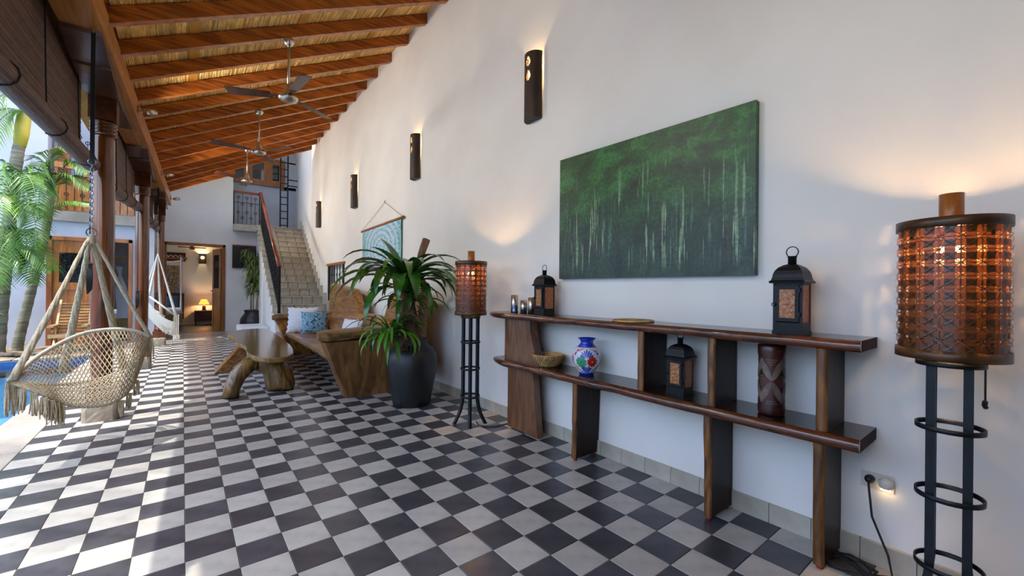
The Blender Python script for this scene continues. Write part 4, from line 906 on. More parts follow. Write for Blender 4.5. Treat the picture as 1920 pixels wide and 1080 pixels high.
for a0 in (-1.57, 0, 1.57):
    for an in (1.12, 2.02, -1.12, -2.02): MB().add(*ddec(petal(.0, .18, an, .13, .017), .0015, a0)).build('carved_petal', G('drum_pale'), dv, 'pale carved petal')
    mb = MB()
    for cz in (.29, .065):
        for i in range(-3, 4):
            for j in range(3 if cz > .2 else 2):
                x, z = i*.008, cz-.012*j*(1 if cz > .2 else -1)
                if abs(i) <= 3-j: mb.add(*ddec([(x+.0028*cos(q), z+.005*sin(q)) for q in (0, 1.57, 3.14, 4.71)], .0015, a0))
    for i in range(3):
        for j in range(-2, 3):
            for sg in (-1, 1):
                x, z = sg*(.032+i*.008), .18+j*.012
                if abs(j) <= i+1: mb.add(*ddec([(x+.0028*cos(q), z+.004*sin(q)) for q in (0, 1.57, 3.14, 4.71)], .0015, a0))
    mb.build('dots', G('drum_pale'), dv, 'pale carved dots', 'stuff')
MB().add(*ddec([(.034+.004*cos(q*.8), .337+.004*sin(q*.8)) for q in range(8)], .0055)).build('red_sticker', G('red_paint'), dv, 'small red dot')

# ================================================================== FLOOR LAMPS
lp = thing('floor_lamp', 'x', 'lamp', (0, 0, 0), 'woven shade floor lamps')
SR, SZ0, SZ1 = .146, 1.05, 1.565
LR = .068
for k in range(4):
    a = pi/4+k*pi/2; e = Vector((cos(a), sin(a), 0)); P = [(.15, 0), (.128, .045), (.098, .11), (.078, .19), (LR, .27), (LR, 1.12)]
    for q in range(len(P)-1):
        pass
    mb = MB(); vs = []
    n_ = Vector((-sin(a), cos(a), 0))
    for r, z in P:
        for dx, dy in ((-.013, -.013), (.013, -.013), (.013, .013), (-.013, .013)):
            vs.append(e*r+Vector((dx, dy, z)))
    mb.add(vs, [(4*i+q, 4*i+(q+1) % 4, 4*i+4+(q+1) % 4, 4*i+4+q) for i in range(len(P)-1) for q in range(4)]+[(3, 2, 1, 0)]); mb.build('leg', G('iron'), lp)
for z in (.27, .535, .79, 1.03):
    mb = MB(); R1 = LR+.022; mb.lathe([(R1, z-.009), (R1+.005, z-.009), (R1+.005, z+.009), (R1, z+.009), (R1, z-.009)], 28); mb.build('hoop', G('iron'), lp)
MB().lathe([(.034, 1.50), (.034, 1.665), (.027, 1.665), (.027, 1.6), (0, 1.6)], 16).build('finial', G('bamboo'), lp)
sh = bpy.data.objects.new('lamp_shade', None); COL.objects.link(sh); sh.parent = lp
NV, NH = 17, 10; pz = (SZ1-SZ0-.05)/NH; zb = SZ0+.025
def arc(a, r, z): return (r*cos(a), r*sin(a), z)
pa = 2*pi/NV
strip_v = MB().grid(3, 20, lambda u, v: arc((u-.5)*pa*.52, SR-.002+.0022*cos(2*pi*v*NH/2), zb-.01+(SZ1-SZ0-.03)*v)).mesh('vertical_strip', G('shade'))
strip_h = MB().grid(NV*4, 1, lambda u, v: arc(2*pi*u, SR-.002-.0022*cos(2*pi*u*NV/2), (v-.5)*pz*.52), closeu=True).mesh('horizontal_strip', G('shade'))
nar_v = MB().grid(1, 20, lambda u, v: arc((u-.5)*pa*.085, SR+.001, zb-.01+(SZ1-SZ0-.03)*v)).mesh('thin_strip', G('shade'))
nar_h = MB().grid(NV*4, 1, lambda u, v: arc(2*pi*u, SR-.0005, (v-.5)*pz*.085), closeu=True).mesh('thin_hoop', G('shade'))
def diag(sg):
    span = NH; n = span*4
    def f(u, v):
        t_ = v*span; a = sg*(t_)*pa+(u-.5)*pa*.12; z = zb+t_*pz-(u-.5)*pz*.18*sg*0
        r = SR+.0045+.0035*sin(2*pi*t_+ (0 if sg > 0 else pi))*(1)
        return arc(a, r, z)
    return MB().grid(2, n, f).mesh('diagonal_strip', G('shade'))
dg = {1: diag(1), -1: diag(-1)}
for k in range(NV):
    inst(strip_v, 'vertical_strip', sh, rot=(0, 0, (k+.5)*pa)); inst(nar_v, 'thin_strip', sh, rot=(0, 0, k*pa))
    for sg in (1, -1): inst(dg[sg], 'diagonal_strip', sh, rot=(0, 0, k*pa))
for k in range(NH+1): inst(nar_h, 'thin_hoop', sh, (0, 0, zb+k*pz))
for k in range(NH): inst(strip_h, 'horizontal_strip', sh, (0, 0, zb+(k+.5)*pz))
for z0, z1 in ((SZ0, SZ0+.035), (SZ1-.035, SZ1)): MB().lathe([(SR-.006, z0), (SR+.008, z0), (SR+.008, z1), (SR-.006, z1), (SR-.006, z0)], 40).build('rim', G('shade'), sh)
for z in (1.12, 1.5):
    mb = MB()
    for k in range(2): mb.beam((-SR*cos(pi/4+k*pi/2), -SR*sin(pi/4+k*pi/2), z), (SR*cos(pi/4+k*pi/2), SR*sin(pi/4+k*pi/2), z), .008, .008)
    mb.build('spider', G('iron'), lp)
MB().lathe([(.0, .0), (.02, .01), (.028, .04), (.02, .07), (.0, .08)], 12, (0, 0, 1.41)).build('bulb', G('bulb'), lp)
MB().lathe([(.0, 1.49), (.014, 1.49), (.014, 1.5), (0, 1.5)], 10).build('socket', G('black'), lp)
lp['label'] = 'black iron floor lamp with woven shade, nearest the camera beside the console'
far_lamp = dup(lp, (2.165, .93, 0), 'smaller-looking floor lamp with woven shade between plant pot and console', .21)
MB().tube([(.10, -.09, 1.1), (.103, -.09, .98), (.097, -.09, .9), (.102, -.09, .875)], .0035, 6).tube([(.091, -.09, .888), (.102, -.088, .872), (.111, -.092, .862)], .008, 6).build('pull_cord', G('cord'), lp)
lp.location = (2.245, -2.266, 0); lp.rotation_euler = (0, 0, radians(4))
for lx, ly in ((2.245, -2.266), (2.165, .93)): lamp('floor_lamp_light', (lx, ly, 1.455), 66, (1, .6, .26), .03)
tag(MB().tube([(2.22, .9, .02), (2.2, .83, .006), (2.24, .74, .006), (2.33, .70, .006), (2.45, .70, .006), (2.56, .78, .006)], .005, 6).build('lamp_cable', G('cord')), 'thin black cable trailing from the smaller-looking lamp to the wall', 'cable')
ou = thing('wall_outlet', 'beige wall outlet under the console end', 'outlet', (W, -2.0, .4))
MB().box((W-.008, -2.06, .36), (W, -1.94, .435), .002).build('plate', G('outlet'), ou)
nl = thing('night_light', 'round glowing plug-in night light in the outlet', 'night light', (W-.03, -2.035, .4))
MB().lathe([(.026, 0), (.03, .012), (.026, .03), (.01, .036), (0, .036)], 16, (0, 0, 0)).map(lambda x, y, z: (W-.008-z, -2.035+x, .402+y)).build('body', G('outlet'), nl); MB().lathe([(0, 0), (.018, .002), (.018, .01), (0, .012)], 12).map(lambda x, y, z: (W-.028+x*.6, -2.035+y, .378-z*.5)).build('lens', G('glow'), nl)
plg = thing('lamp_plug', 'black plug and cord coiled on the floor under the console', 'cord', (W-.03, -1.975, .4))
MB().lathe([(.018, 0), (.02, .02), (.012, .04)], 10).map(lambda x, y, z: (W-.008-z, -1.975+x, .405+y)).build('plug', G('black'), plg)
P = [(W-.045, -1.975, .4), (W-.055, -1.98, .36), (W-.05, -1.99, .24), (W-.06, -2.05, .09), (W-.09, -2.07, .015), (W-.14, -2.0, .008)]
for k in range(40):
    a = k*.5; r = .07+.012*sin(k*1.7); P.append((W-.15+r*cos(a), -1.93+r*sin(a)*1.3, .008+.0006*k))
P += [(W-.22, -2.05, .008), (2.3, -2.2, .008)]
MB().tube(P, .0048, 6).build('cord', G('cord'), plg)

# ================================================================== HANGING CHAIRS
def bez(P, t):   # Catmull-Rom through points
    n = len(P)-1; f = min(max(t*n, 0), n-1e-6); i = int(f); u = f-i
    p0, p1, p2, p3 = P[max(i-1, 0)], P[i], P[i+1], P[min(i+2, n)]
    return .5*((2*p1)+(p2-p0)*u+(2*p0-5*p1+4*p2-p3)*u*u+(3*p1-p0-3*p2+p3)*u**3)
def chain(mb, top, bot, n):
    for k in range(n):
        c = top.lerp(bot, (k+.5)/n); h_ = (top-bot).length/n*.62; pts = []
        for q in range(10):
            a = 2*pi*q/10; off = Vector((.009*cos(a), 0, h_*sin(a))) if k % 2 else Vector((0, .009*cos(a), h_*sin(a))); pts.append(c+off)
        mb.tube(pts, .003, 5, closed=True)
    return mb
V3 = lambda l: [Vector(p) for p in l]
hc = thing('hanging_chair', 'nearest netted cream hanging chair with curved bar, on chain and strap', 'hanging chair', (-.57, 2.0, 1.7), 'hanging chairs')
R0 = Vector((-.567, 2.0, 1.70))
MB().box((-.578, 1.987, 2.24), (-.553, 1.999, 3.235)).build('strap', G('cord'), hc, 'black webbing strap')
MB().ring((-.565, 1.992, 3.235), .024, .004, 'x', 16, 6).build('buckle_ring', G('galv'), hc); MB().ring((-.566, 1.992, 2.235), .022, .004, 'y', 16, 6).build('buckle_ring', G('galv'), hc)
chain(MB(), Vector((-.566, 1.995, 2.22)), R0+Vector((0, 0, .05)), 16).build('chain', G('galv'), hc)
MB().ring(R0, .033, .005, 'x', 20, 6).map(lambda x, y, z: ((x-R0.x)*.6+R0.x+(y-R0.y)*.8, R0.y+(y-R0.y)*.6, z)).build('ring', G('galv'), hc)
bar = V3([(-.913, 1.737, .661), (-.838, 1.869, .77), (-.728, 1.973, .866), (-.603, 2.066, .933), (-.443, 2.105, .951), (-.317, 2.12, .926), (-.229, 2.152, .869)])
belly = V3([(-.90, 1.725, .64), (-.75, 1.736, .528), (-.672, 1.801, .446), (-.547, 1.767, .41), (-.41, 1.785, .419), (-.32, 1.969, .504), (-.236, 2.158, .834)])
lip = V3([(-.89, 1.73, .645), (-.848, 2.068, .572), (-.796, 2.409, .495), (-.655, 2.616, .47), (-.494, 2.68, .51), (-.34, 2.495, .665), (-.232, 2.155, .86)])
MB().tube([bez(bar, k/30) for k in range(31)], .014, 8).build('curved_bar', G('rope_bar'), hc)
MB().tube([bez(lip, k/30) for k in range(31)], .011, 7).build('front_cord', G('rope'), hc)
def seat(u, v):
    a, b, c = bez(bar, u), bez(belly, u), bez(lip, u)
    if v < .5:
        t = v*2; m = a.lerp(b, .5)+Vector((.03, -.11, -.05))*sin(pi*u)
        return a*(1-t)**2+m*2*t*(1-t)+b*t*t
    t = (v-.5)*2; m = b.lerp(c, .5)+Vector((0, 0, -.06))*sin(pi*u)
    return b*(1-t)**2+m*2*t*(1-t)+c*t*t
mb = MB(); NU, NVV = 36, 27
def zig(u0, sg, n=NVV): pass
for k in range(-NVV, NU+NVV):
    for sg in (1, -1):
        pts = []
        for j in range(0, NVV+1):
            u = (k+(j if sg > 0 else -j)*.8)/NU
            if -0.001 <= u <= 1.001: pts.append(seat(min(max(u, 0), 1), j/NVV))
        if len(pts) > 2: mb.tube(pts, .0042, 3, False)
mb.build('net_seat', G('rope'), hc, None, 'stuff')
for P, r0, r1 in ((bar[0]+Vector((.01, .005, 0)), .011, .02), (Vector((-.781, 2.461, .60)), .012, .026), (Vector((-.43, 2.63, .56)), .012, .026), (bar[-1], .010, .014)):
    pts = [R0.lerp(P, f)+Vector((0, 0, -.02*sin(pi*f))) for f in [k/14 for k in range(15)]]
    pts[0] = R0+Vector((0, 0, -.03)); mb = MB()
    for s_ in range(4):
        tw = [p+Vector((cos(s_*pi/2+i*1.1), sin(s_*pi/2+i*1.1), 0))*(r0+(r1-r0)*i/14)*.5 for i, p in enumerate(pts)]
        mb.tube(tw, [(r0+(r1-r0)*i/14)*.75 for i in range(15)], 6)
    mb.build('rope_arm', G('rope'), hc)
MB().lathe([(.0, .02), (.018, .01), (.022, -.01), (.02, -.04), (.024, -.05), (.018, -.06)], 10, R0+Vector((0, 0, -.03))).build('knot', G('rope'), hc)
def fringe(mb, p0, p1, n, l, seed):
    random.seed(seed)
    for k in range(n):
        p = p0.lerp(p1, k/max(1, n-1)); d = Vector((random.uniform(-.01, .01), random.uniform(-.01, .01), -l*random.uniform(.8, 1.1)))
        mb.tube([p, p+d*.5+Vector((random.uniform(-.006, .006), 0, 0)), p+d], [.003, .0045, .0035], 4, False)
mb = MB()
fringe(mb, bar[0]+Vector((-.01, -.01, -.0)), bar[0]+Vector((.035, .02, -.0)), 22, .22, 1)
for k in range(6):
    a = seat(.06+.05*k, .5); fringe(mb, a+Vector((-.015, 0, 0)), a+Vector((.015, 0, 0)), 10, .15, 5+k)
for k in range(3): a = seat(.72+.07*k, .5); fringe(mb, a+Vector((-.012, 0, 0)), a+Vector((.012, 0, 0)), 8, .12, 15+k)
fringe(mb, bar[-1]+Vector((-.012, 0, 0)), bar[-1]+Vector((.012, 0, 0)), 14, .2, 30)
mb.build('fringe', G('rope'), hc, None, 'stuff')
# second chair, cloth seat
h2 = thing('hanging_chair', 'white cloth hanging chair with fringe beside the farthest column', 'hanging chair', (-.41, 8.2, 1.95), 'hanging chairs')
Q0 = Vector((-.408, 8.2, 1.95))
MB().box((-.425, 8.19, 2.88), (-.393, 8.2, 3.235)).build('strap', G('cord'), h2, 'black webbing strap')
chain(MB(), Vector((-.41, 8.195, 2.88)), Q0, 16).build('chain', G('galv'), h2)
MB().tube([(-.53, 8.2, 1.12), (-.33, 8.1, .93), (-.12, 8.05, .73)], .018, 8).build('spreader_bar', G('rope_bar'), h2)
MB().tube([(-.62, 8.6, .92), (-.42, 8.55, .8), (-.3, 8.5, .7)], .014, 8).build('rear_cord', G('rope_white'), h2)
for P in ((-.53, 8.2, 1.12), (-.12, 8.05, .73), (-.36, 8.5, .72), (-.66, 8.6, .94)):
    P = Vector(P); MB().tube([Q0.lerp(P, k/8) for k in range(9)], [.008+.018*k/8 for k in range(9)], 7).build('rope_arm', G('rope_white'), h2)
def s2(u, v):
    a = Vector((-.66, 8.55, .93)).lerp(Vector((-.36, 8.5, .68)), u); b = Vector((-.53, 8.15, 1.0)).lerp(Vector((-.06, 8.0, .60)), u)
    p = a.lerp(b, v); p.z -= .24*sin(pi*v)*(.55+.45*u)+.10*sin(pi*u); return p
MB().grid(16, 16, s2).build('cloth_seat', G('rope_white'), h2)
MB().grid(10, 6, lambda u, v: Vector((-.16+.09*u, 8.02, .72-.36*v+.05*u*(1-v)))+Vector((0, .02*sin(u*20), 0))).build('side_panel', G('rope_white'), h2)
mb = MB()
for k in range(9): a = s2(.45+.06*k, .75); fringe(mb, a+Vector((-.01, 0, 0)), a+Vector((.02, 0, -.01)), 5, .12, 40+k)
fringe(mb, Vector((-.16, 8.0, .36)), Vector((-.06, 8.0, .36)), 22, .1, 60); mb.build('fringe', G('rope_white'), h2, None, 'stuff')
# blind cords tied in bundles at the columns
for k, (x, y, zt_, zb_, l) in enumerate(((-.70, 3.0, 2.35, 1.22, 'dark blind cord tied in a long bundle at the nearest column'), (-.57, 6.2, 2.45, .95, 'dark blind cord tied in a bundle at the middle column'), (-.47, 9.35, 2.5, .9, 'dark blind cord bundle beside the farthest column'))):
    bc = thing('blind_cord', l, 'cord', (x, y, zb_), 'tied blind cords')
    MB().tube([(x, y, zt_), (x, y, zb_+.3)], .005, 6).build('cord', G('cord'), bc)
    mb = MB()
    for q in range(5): mb.tube([(x-.012+.006*q, y, zb_+.32-.01*q), (x-.018+.009*q, y-.012, zb_+.16), (x-.012+.006*q, y, zb_+.01*q)], .0075, 5)
    mb.ring((x, y, zb_+.28), .018, .007, 'z', 12, 5).build('bundle', G('cord'), bc)

# ================================================================== COFFEE TABLE
ct = thing('coffee_table', 'low live-edge wooden slab table on forked log legs', 'table', (.95, 4.6, 0))
ol = [(1.06, 3.25), (.95, 3.02), (.84, 2.99), (.73, 3.05), (.64, 3.35), (.625, 3.75), (.665, 4.2), (.64, 4.6), (.60, 4.8), (.645, 5.1), (.67, 5.4), (.63, 5.8), (.60, 6.3), (.68, 6.7), (.83, 7.0), (1.0, 7.15), (1.18, 7.15), (1.29, 6.9), (1.29, 6.2), (1.25, 5.5), (1.22, 4.8), (1.18, 4.1), (1.12, 3.6)]
n = len(ol); oc = [Vector((x, y, 0)) for x, y in ol]
sm = [bez(oc+[oc[0]], k/(n*3)) for k in range(n*3)]; ZT = .49; m_ = len(sm); ctr = Vector((.93, 5, 0)); vs = []
for f, z in ((1.0, ZT), (1.012, ZT-.012), (1.0, ZT-.05), (.93, ZT-.075)):
    for p in sm: q = ctr+(p-ctr)*1.0+(p-ctr).normalized()*(f-1)*.9; vs.append((q.x, q.y, z+(.012*mnoise.noise((p.x*4, p.y*4, z*9)) if z < ZT-.02 else 0)))
fs = [tuple(range(m_))]+[(r*m_+k, (r+1)*m_+k, (r+1)*m_+(k+1) % m_, r*m_+(k+1) % m_) for r in range(3) for k in range(m_)]+[tuple(3*m_+k for k in range(m_-1, -1, -1))]
mb = MB(); mb.add(vs, fs); 
for i_, f in enumerate(fs): mb.m[i_] = 0 if i_ == 0 else 1
mb.f[0] = list(reversed(mb.f[0])); mb.f[0] = list(range(m_-1, -1, -1))
mb.build('top_slab', [G('table_top'), G('bark')], ct)
lg = MB().tube(V3([(.43, 3.40, 0), (.44, 3.42, .10), (.50, 3.46, .24), (.62, 3.5, .355), (.78, 3.52, .38)]), [.085, .085, .095, .1, .08], 12)
lg.tube(V3([(.965, 3.5, 0), (.97, 3.51, .05), (.95, 3.52, .17), (.90, 3.53, .29), (.80, 3.53, .37), (.70, 3.5, .36)]), [.15, .17, .165, .15, .13, .1], 14)
lg.map(lambda x, y, z: (x, y+.0, max(z, 0))).map(lambda x, y, z: (x+.008*mnoise.noise((x*8, y*8, z*8)), y+.008*mnoise.noise((x*8, y*8, z*8+5)), z)); lg.build('forked_leg', G('log'), ct)
MB().hexa([(.36, 5.15, 0), (.50, 5.15, 0), (.53, 5.6, 0), (.39, 5.6, 0)], [(.68, 4.95, .43), (.95, 4.95, .43), (.98, 5.4, .43), (.71, 5.4, .43)]).build('slanted_leg', G('slab_wood'), ct)
MB().hexa([(1.12, 5.25, 0), (1.28, 5.25, 0), (1.3, 5.45, 0), (1.14, 5.45, 0)], [(.95, 5.0, .43), (1.15, 5.0, .43), (1.17, 5.25, .43), (.97, 5.25, .43)]).build('slanted_leg', G('slab_wood'), ct)

# ================================================================== BENCH
bn = thing('carved_bench', 'large solid wooden bench with slab arms and tall curved back', 'bench', (1.9, 4.5, 0))
def shear(mb): return mb.map(lambda x, y, z: (x+.034*(y-2.7), y, z))
def wob(mb, a=.012, f=3): return mb.map(lambda x, y, z: (x+a*mnoise.noise((x*f, y*f, z*f)), y+a*mnoise.noise((x*f+9, y*f, z*f)), max(z, 0)+(a*mnoise.noise((x*f, y*f+7, z*f)) if z > .05 else 0)))
def armpanel(y0, y1):
    mb = MB(); n = 8; vs = []
    for k in range(n+1):
        f = k/n; z = .68*f; xf = 1.50-.255*f; xb = 2.28-.06*f
        vs += [(xf+.02, y0, z), (xb, y0, z), (xb, y1, z), (xf+.02, y1, z), (xf, y1-.03, z), (xf, y0+.03, z)]
    mb.add(vs, [(6*k+q, 6*k+(q+1) % 6, 6*k+6+(q+1) % 6, 6*k+6+q) for k in range(n) for q in range(6)]+[(5, 4, 3, 2, 1, 0), tuple(6*n+q for q in range(6))]); return mb
def armrest(y0, y1):
    mb = MB(); n = 12; yc_ = (y0+y1)/2; hw = (y1-y0)/2; vs = []; K = 10
    for k in range(n+1):
        f = k/n; x = 1.2+.98*f; zc_ = .735+.035*f; e = .8 if k in (0, n) else 1
        for q in range(K):
            a = 2*pi*q/K; vs.append((x+(.02*cos(a) if k == 0 else 0), yc_+hw*e*1.05*(abs(cos(a))**.6)*(1 if cos(a) > 0 else -1), zc_+.062*e*(abs(sin(a))**.6)*(1 if sin(a) > 0 else -1)))
    mb.add(vs, [(K*k+q, K*k+K+q, K*k+K+(q+1) % K, K*k+(q+1) % K) for k in range(n) for q in range(K)]+[tuple(range(K)), tuple(n*K+q for q in range(K-1, -1, -1))], False); return mb
wob(shear(armpanel(2.58, 2.80))).build('arm_panel', G('panel_wood'), bn); wob(shear(armrest(2.53, 2.86)), .018, 5).build('armrest', G('arm_wood'), bn)
wob(shear(armpanel(6.55, 6.74))).build('arm_panel', G('bench_in'), bn); wob(shear(armrest(6.5, 6.82)), .018, 5).build('armrest', G('arm_wood'), bn)
mb = MB(); n = 40; vs = []
for k in range(n+1):
    y = 2.78+(6.58-2.78)*k/n; xf = 1.40+.025*mnoise.noise((y*2.2, 0, 4))+.012*mnoise.noise((y*6, 0, 4))
    vs += [(xf+.02, y, .455), (2.2, y, .42), (2.2, y, .35), (xf+.03, y, .375), (xf, y, .42)]
mb.add(vs, [(5*k+q, 5*k+(q+1) % 5, 5*k+5+(q+1) % 5, 5*k+5+q) for k in range(n) for q in range(5)]+[(4, 3, 2, 1, 0), tuple(5*n+q for q in range(5))])
for i_ in range(len(mb.f)): mb.m[i_] = 1 if (i_ < 5*n and i_ % 5 in (3, 4)) else 0
shear(mb).build('seat', [G('bench_in'), G('arm_wood')], bn)
def backz(y):
    if y > 4.95: return 1.29+.11*min(1, (y-4.95)/1.5)
    if y > 4.55: return .9+.39*((y-4.55)/.4)**.6
    if y > 3.3: return .9
    if y > 3.0: return .9+.38*((3.3-y)/.3)**.6
    return 1.28
mb = MB(); n = 60; vs = []
for k in range(n+1):
    y = 2.22+(6.62-2.22)*k/n; z = backz(y); sx = lambda z_: 2.19+.05*(z_-.4)-(.09 if y < 2.6 else 0)*0
    vs += [(sx(.3), y, .3), (sx(z), y, z-.02), (sx(z)+.05, y, z+.01), (sx(z)+.11, y, z), (sx(.3)+.13, y, .3)]
mb.add(vs, [(5*k+q, 5*k+5+q, 5*k+5+(q+1) % 5, 5*k+(q+1) % 5) for k in range(n) for q in range(5)]+[tuple(range(5)), tuple(5*n+q for q in range(4, -1, -1))])
mb.map(lambda x, y, z: (x+.034*(y-2.7) if y > 2.7 else x+.02, y, z)); mb.map(lambda x, y, z: (min(x, 2.56), y, z)); mb.build('back_plank', G('slab_wood'), bn)
mb = MB(); n = 40; vs = []
for k in range(n+1):
    f = k/n; y = 2.85+(6.35-2.85)*f; z = .78+.13*sin(pi*min(1, .12+f*.95))**.5
    vs += [(2.05, y, .42), (2.10, y, z-.06), (2.13, y, z), (2.20, y, z-.01), (2.22, y, .42)]
mb.add(vs, [(5*k+q, 5*k+5+q, 5*k+5+(q+1) % 5, 5*k+(q+1) % 5) for k in range(n) for q in range(5)]+[tuple(range(5)), tuple(5*n+q for q in range(4, -1, -1))]); 
shear(mb).build('backrest_board', G('bench_in'), bn)
MB().tube([(1.50, 6.35, .41), (1.6, 6.45, .41)], .02, 8).build('peg', G('log'), bn)
Rz = lambda a, b=0: Matrix.Rotation(a, 3, 'Z') @ Matrix.Rotation(b, 3, 'X')
tag(pillow(MB(), (1.80, 6.32, .69), .27, .24, .11, Rz(-.45, -.18), .018, 28).build('cushion', G('white_cloth')), 'white ruffled cushion behind the blue one on the wooden bench', 'cushion')
tag(pillow(MB(), (1.94, 6.0, .655), .235, .21, .1, Rz(-.25, -.2)).build('cushion', G('cushion')), 'blue patterned cushion on the wooden bench', 'cushion')
tag(pillow(MB(), (1.96, 3.9, .64), .2, .2, .1, Rz(-1.2, -.2), .015, 28).build('cushion', G('white_cloth')), 'white cushion half hidden behind the potted dracaena', 'cushion')

# ================================================================== DRACAENA IN BLACK POT
px, py = 2.02, 1.92
dp_ = thing('potted_dracaena', 'large strap-leaved plant in a tall black clay pot beside the lamp', 'plant', (px, py, 0))
m_ = MB(); m_.open = True
m_.lathe([(.0, 0), (.195, 0), (.205, .01), (.22, .1), (.25, .25), (.278, .4), (.285, .48), (.272, .56), (.235, .63), (.185, .67), (.17, .695), (.178, .72), (.185, .74), (.17, .742), (.155, .72), (.15, .68), (.0, .67)], 40, (px, py, 0)).build('pot', G('pot_black'), dp_)
MB().grid(12, 12, lambda u, v: (px+.155*(2*u-1)*sqrt(1-(2*v-1)**2/2), py+.155*(2*v-1)*sqrt(1-(2*u-1)**2/2), .70+.02*mnoise.noise((u*6, v*6, 0)))).build('soil', G('soil'), dp_)
tk = [(px-.02, py, .66), (px-.03, py, .85), (px-.03, py+.01, 1.0), (px-.05, py, 1.15), (px-.09, py, 1.33)]
t_ = MB().tube(V3(tk), [.085, .095, .085, .07, .05], 14); t_.map(lambda x, y, z: (x+.02*mnoise.noise((x*18, y*18, z*14)), y+.02*mnoise.noise((x*18, y*18, z*14+9)), z)); t_.build('trunk', G('trunk'), dp_)
MB().tube(V3([(px-.01, py, 1.05), (px+.03, py, 1.35), (px+.06, py, 1.55), (px+.11, py, 1.72), (px+.165, py, 1.87)]), [.03, .03, .035, .042, .046], 10).build('cut_stem', G('stick'), dp_, 'pale cut stem with bare end')
random.seed(11); mb = MB()
for k in range(70):
    a = random.uniform(0, 2*pi); z = random.uniform(.72, 1.12); r = .09; p = Vector((px-.03+r*cos(a), py+r*sin(a), z)); d = Vector((cos(a)*.06, sin(a)*.06, -random.uniform(.03, .12)))
    mb.tube([p, p+d*.4+Vector((0, 0, .02)), p+d, p+d+Vector((random.uniform(-.03, .03), random.uniform(-.03, .03), -.05))], [.004, .004, .003, .002], 4, False)
for k in range(26):
    a = random.uniform(3.3, 5.0); p = Vector((px-.12+.05*cos(a), py+.12*sin(a), .78)); mb.tube([p, p+Vector((.08*cos(a), .1*sin(a), .0)), p+Vector((.1*cos(a)+random.uniform(-.05, .05), .13*sin(a), -.14))], .0035, 4, False)
mb.build('root_fibres', G('trunk'), dp_, None, 'stuff')
def strap(base, az, el, L_, wd, droop, name='leaf', m=None, nseg=10, twist=0, par=None):
    p = Vector(base); th = el; mb = MB(); vs = []; e = Vector((cos(az), sin(az), 0)); n = Vector((-sin(az), cos(az), 0))
    for k in range(nseg+1):
        f = k/nseg; w_ = wd*(.45+.9*f if f < .45 else (.855)*(1-((f-.45)/.55)**2.2))*.5*1.15+.0008
        d = e*cos(th)+Vector((0, 0, sin(th))); up = -e*sin(th)+Vector((0, 0, cos(th))); s_ = n*cos(twist*f)+up*sin(twist*f)
        vs += [p-s_*w_+up*w_*.35, p, p+s_*w_+up*w_*.35]
        p = p+d*(L_/nseg); th -= droop/nseg*(.6+.8*f)
    mb.add(vs, [(3*k+q, 3*k+q+1, 3*k+4+q, 3*k+3+q) for k in range(nseg) for q in range(2)], True)
    return mb.build(name, m or G('leaf'), par)
top = Vector((px-.10, py, 1.36))
cam_az = atan2(CAMP.y-py, CAMP.x-px)       # leaves listed by compass bearing around the crown
random.seed(21)
for k in range(30):
    a = k*2.399963; el = random.uniform(.35, 1.15); strap(top+Vector((.04*cos(a), .04*sin(a), random.uniform(-.12, .06))), a, el, random.uniform(.62, .85), random.uniform(.09, .125), random.uniform(1.9, 2.8), par=dp_)
for da, el, L_, dr_ in ((0.1, .7, .62, 2.9), (-.25, .75, .6, 2.9), (.45, .8, .66, 2.7), (.75, .7, .75, 2.4), (1.1, .6, .8, 2.1), (-.9, .7, .72, 2.2), (-1.15, .6, .7, 2.3), (-1.5, .35, .62, 1.2), (1.35, .5, .8, 2.4), (-1.75, 1.0, .6, 2.0), (2.2, 1.25, .55, .7), (1.0, 1.2, .5, 1.2)):
    strap(top+Vector((0, 0, -.02)), cam_az-da, el, L_*1.2, .14, dr_, par=dp_)
for k in range(16):
    strap((px-.06+.05*cos(k*2.4), py+.05*sin(k*2.4), 1.1+.012*k), k*2.4+.8, random.uniform(.3, .9), random.uniform(.4, .6), random.uniform(.06, .09), random.uniform(2.0, 2.8), par=dp_)
strap(top+Vector((.06, 0, 0)), atan2(-.62, .785), 1.25, .55, .05, 1.6, par=dp_)
for k in range(14):
    a = k*2.4+.5; strap(top+Vector((0, 0, .02)), a, random.uniform(1.0, 1.4), random.uniform(.22, .34), .03, random.uniform(.6, 1.4), 'young_leaf', G('leaf_young'), 7, 0, dp_)
# lower offshoot
lo = Vector((px-.28, py-.06, .80)); MB().tube(V3([(px-.06, py, .74), (px-.16, py-.02, .83), lo]), .014, 7).build('side_shoot', G('trunk'), dp_)
for k in range(42):
    a = k*2.4; strap(lo+Vector((.03*cos(a), .03*sin(a), random.uniform(-.05, .08))), a, random.uniform(.0, 1.2), random.uniform(.34, .55), random.uniform(.036, .052), random.uniform(2.0, 3.2), 'young_leaf', G('leaf_young') if k % 3 else G('leaf'), 7, 0, dp_)
for k in range(16):
    a = k*2.4+1; strap((px-.04, py, 1.1+.01*k), a, random.uniform(.1, .9), random.uniform(.25, .4), .028, random.uniform(1.4, 2.4), 'young_leaf', G('leaf'), 7, 0, dp_)

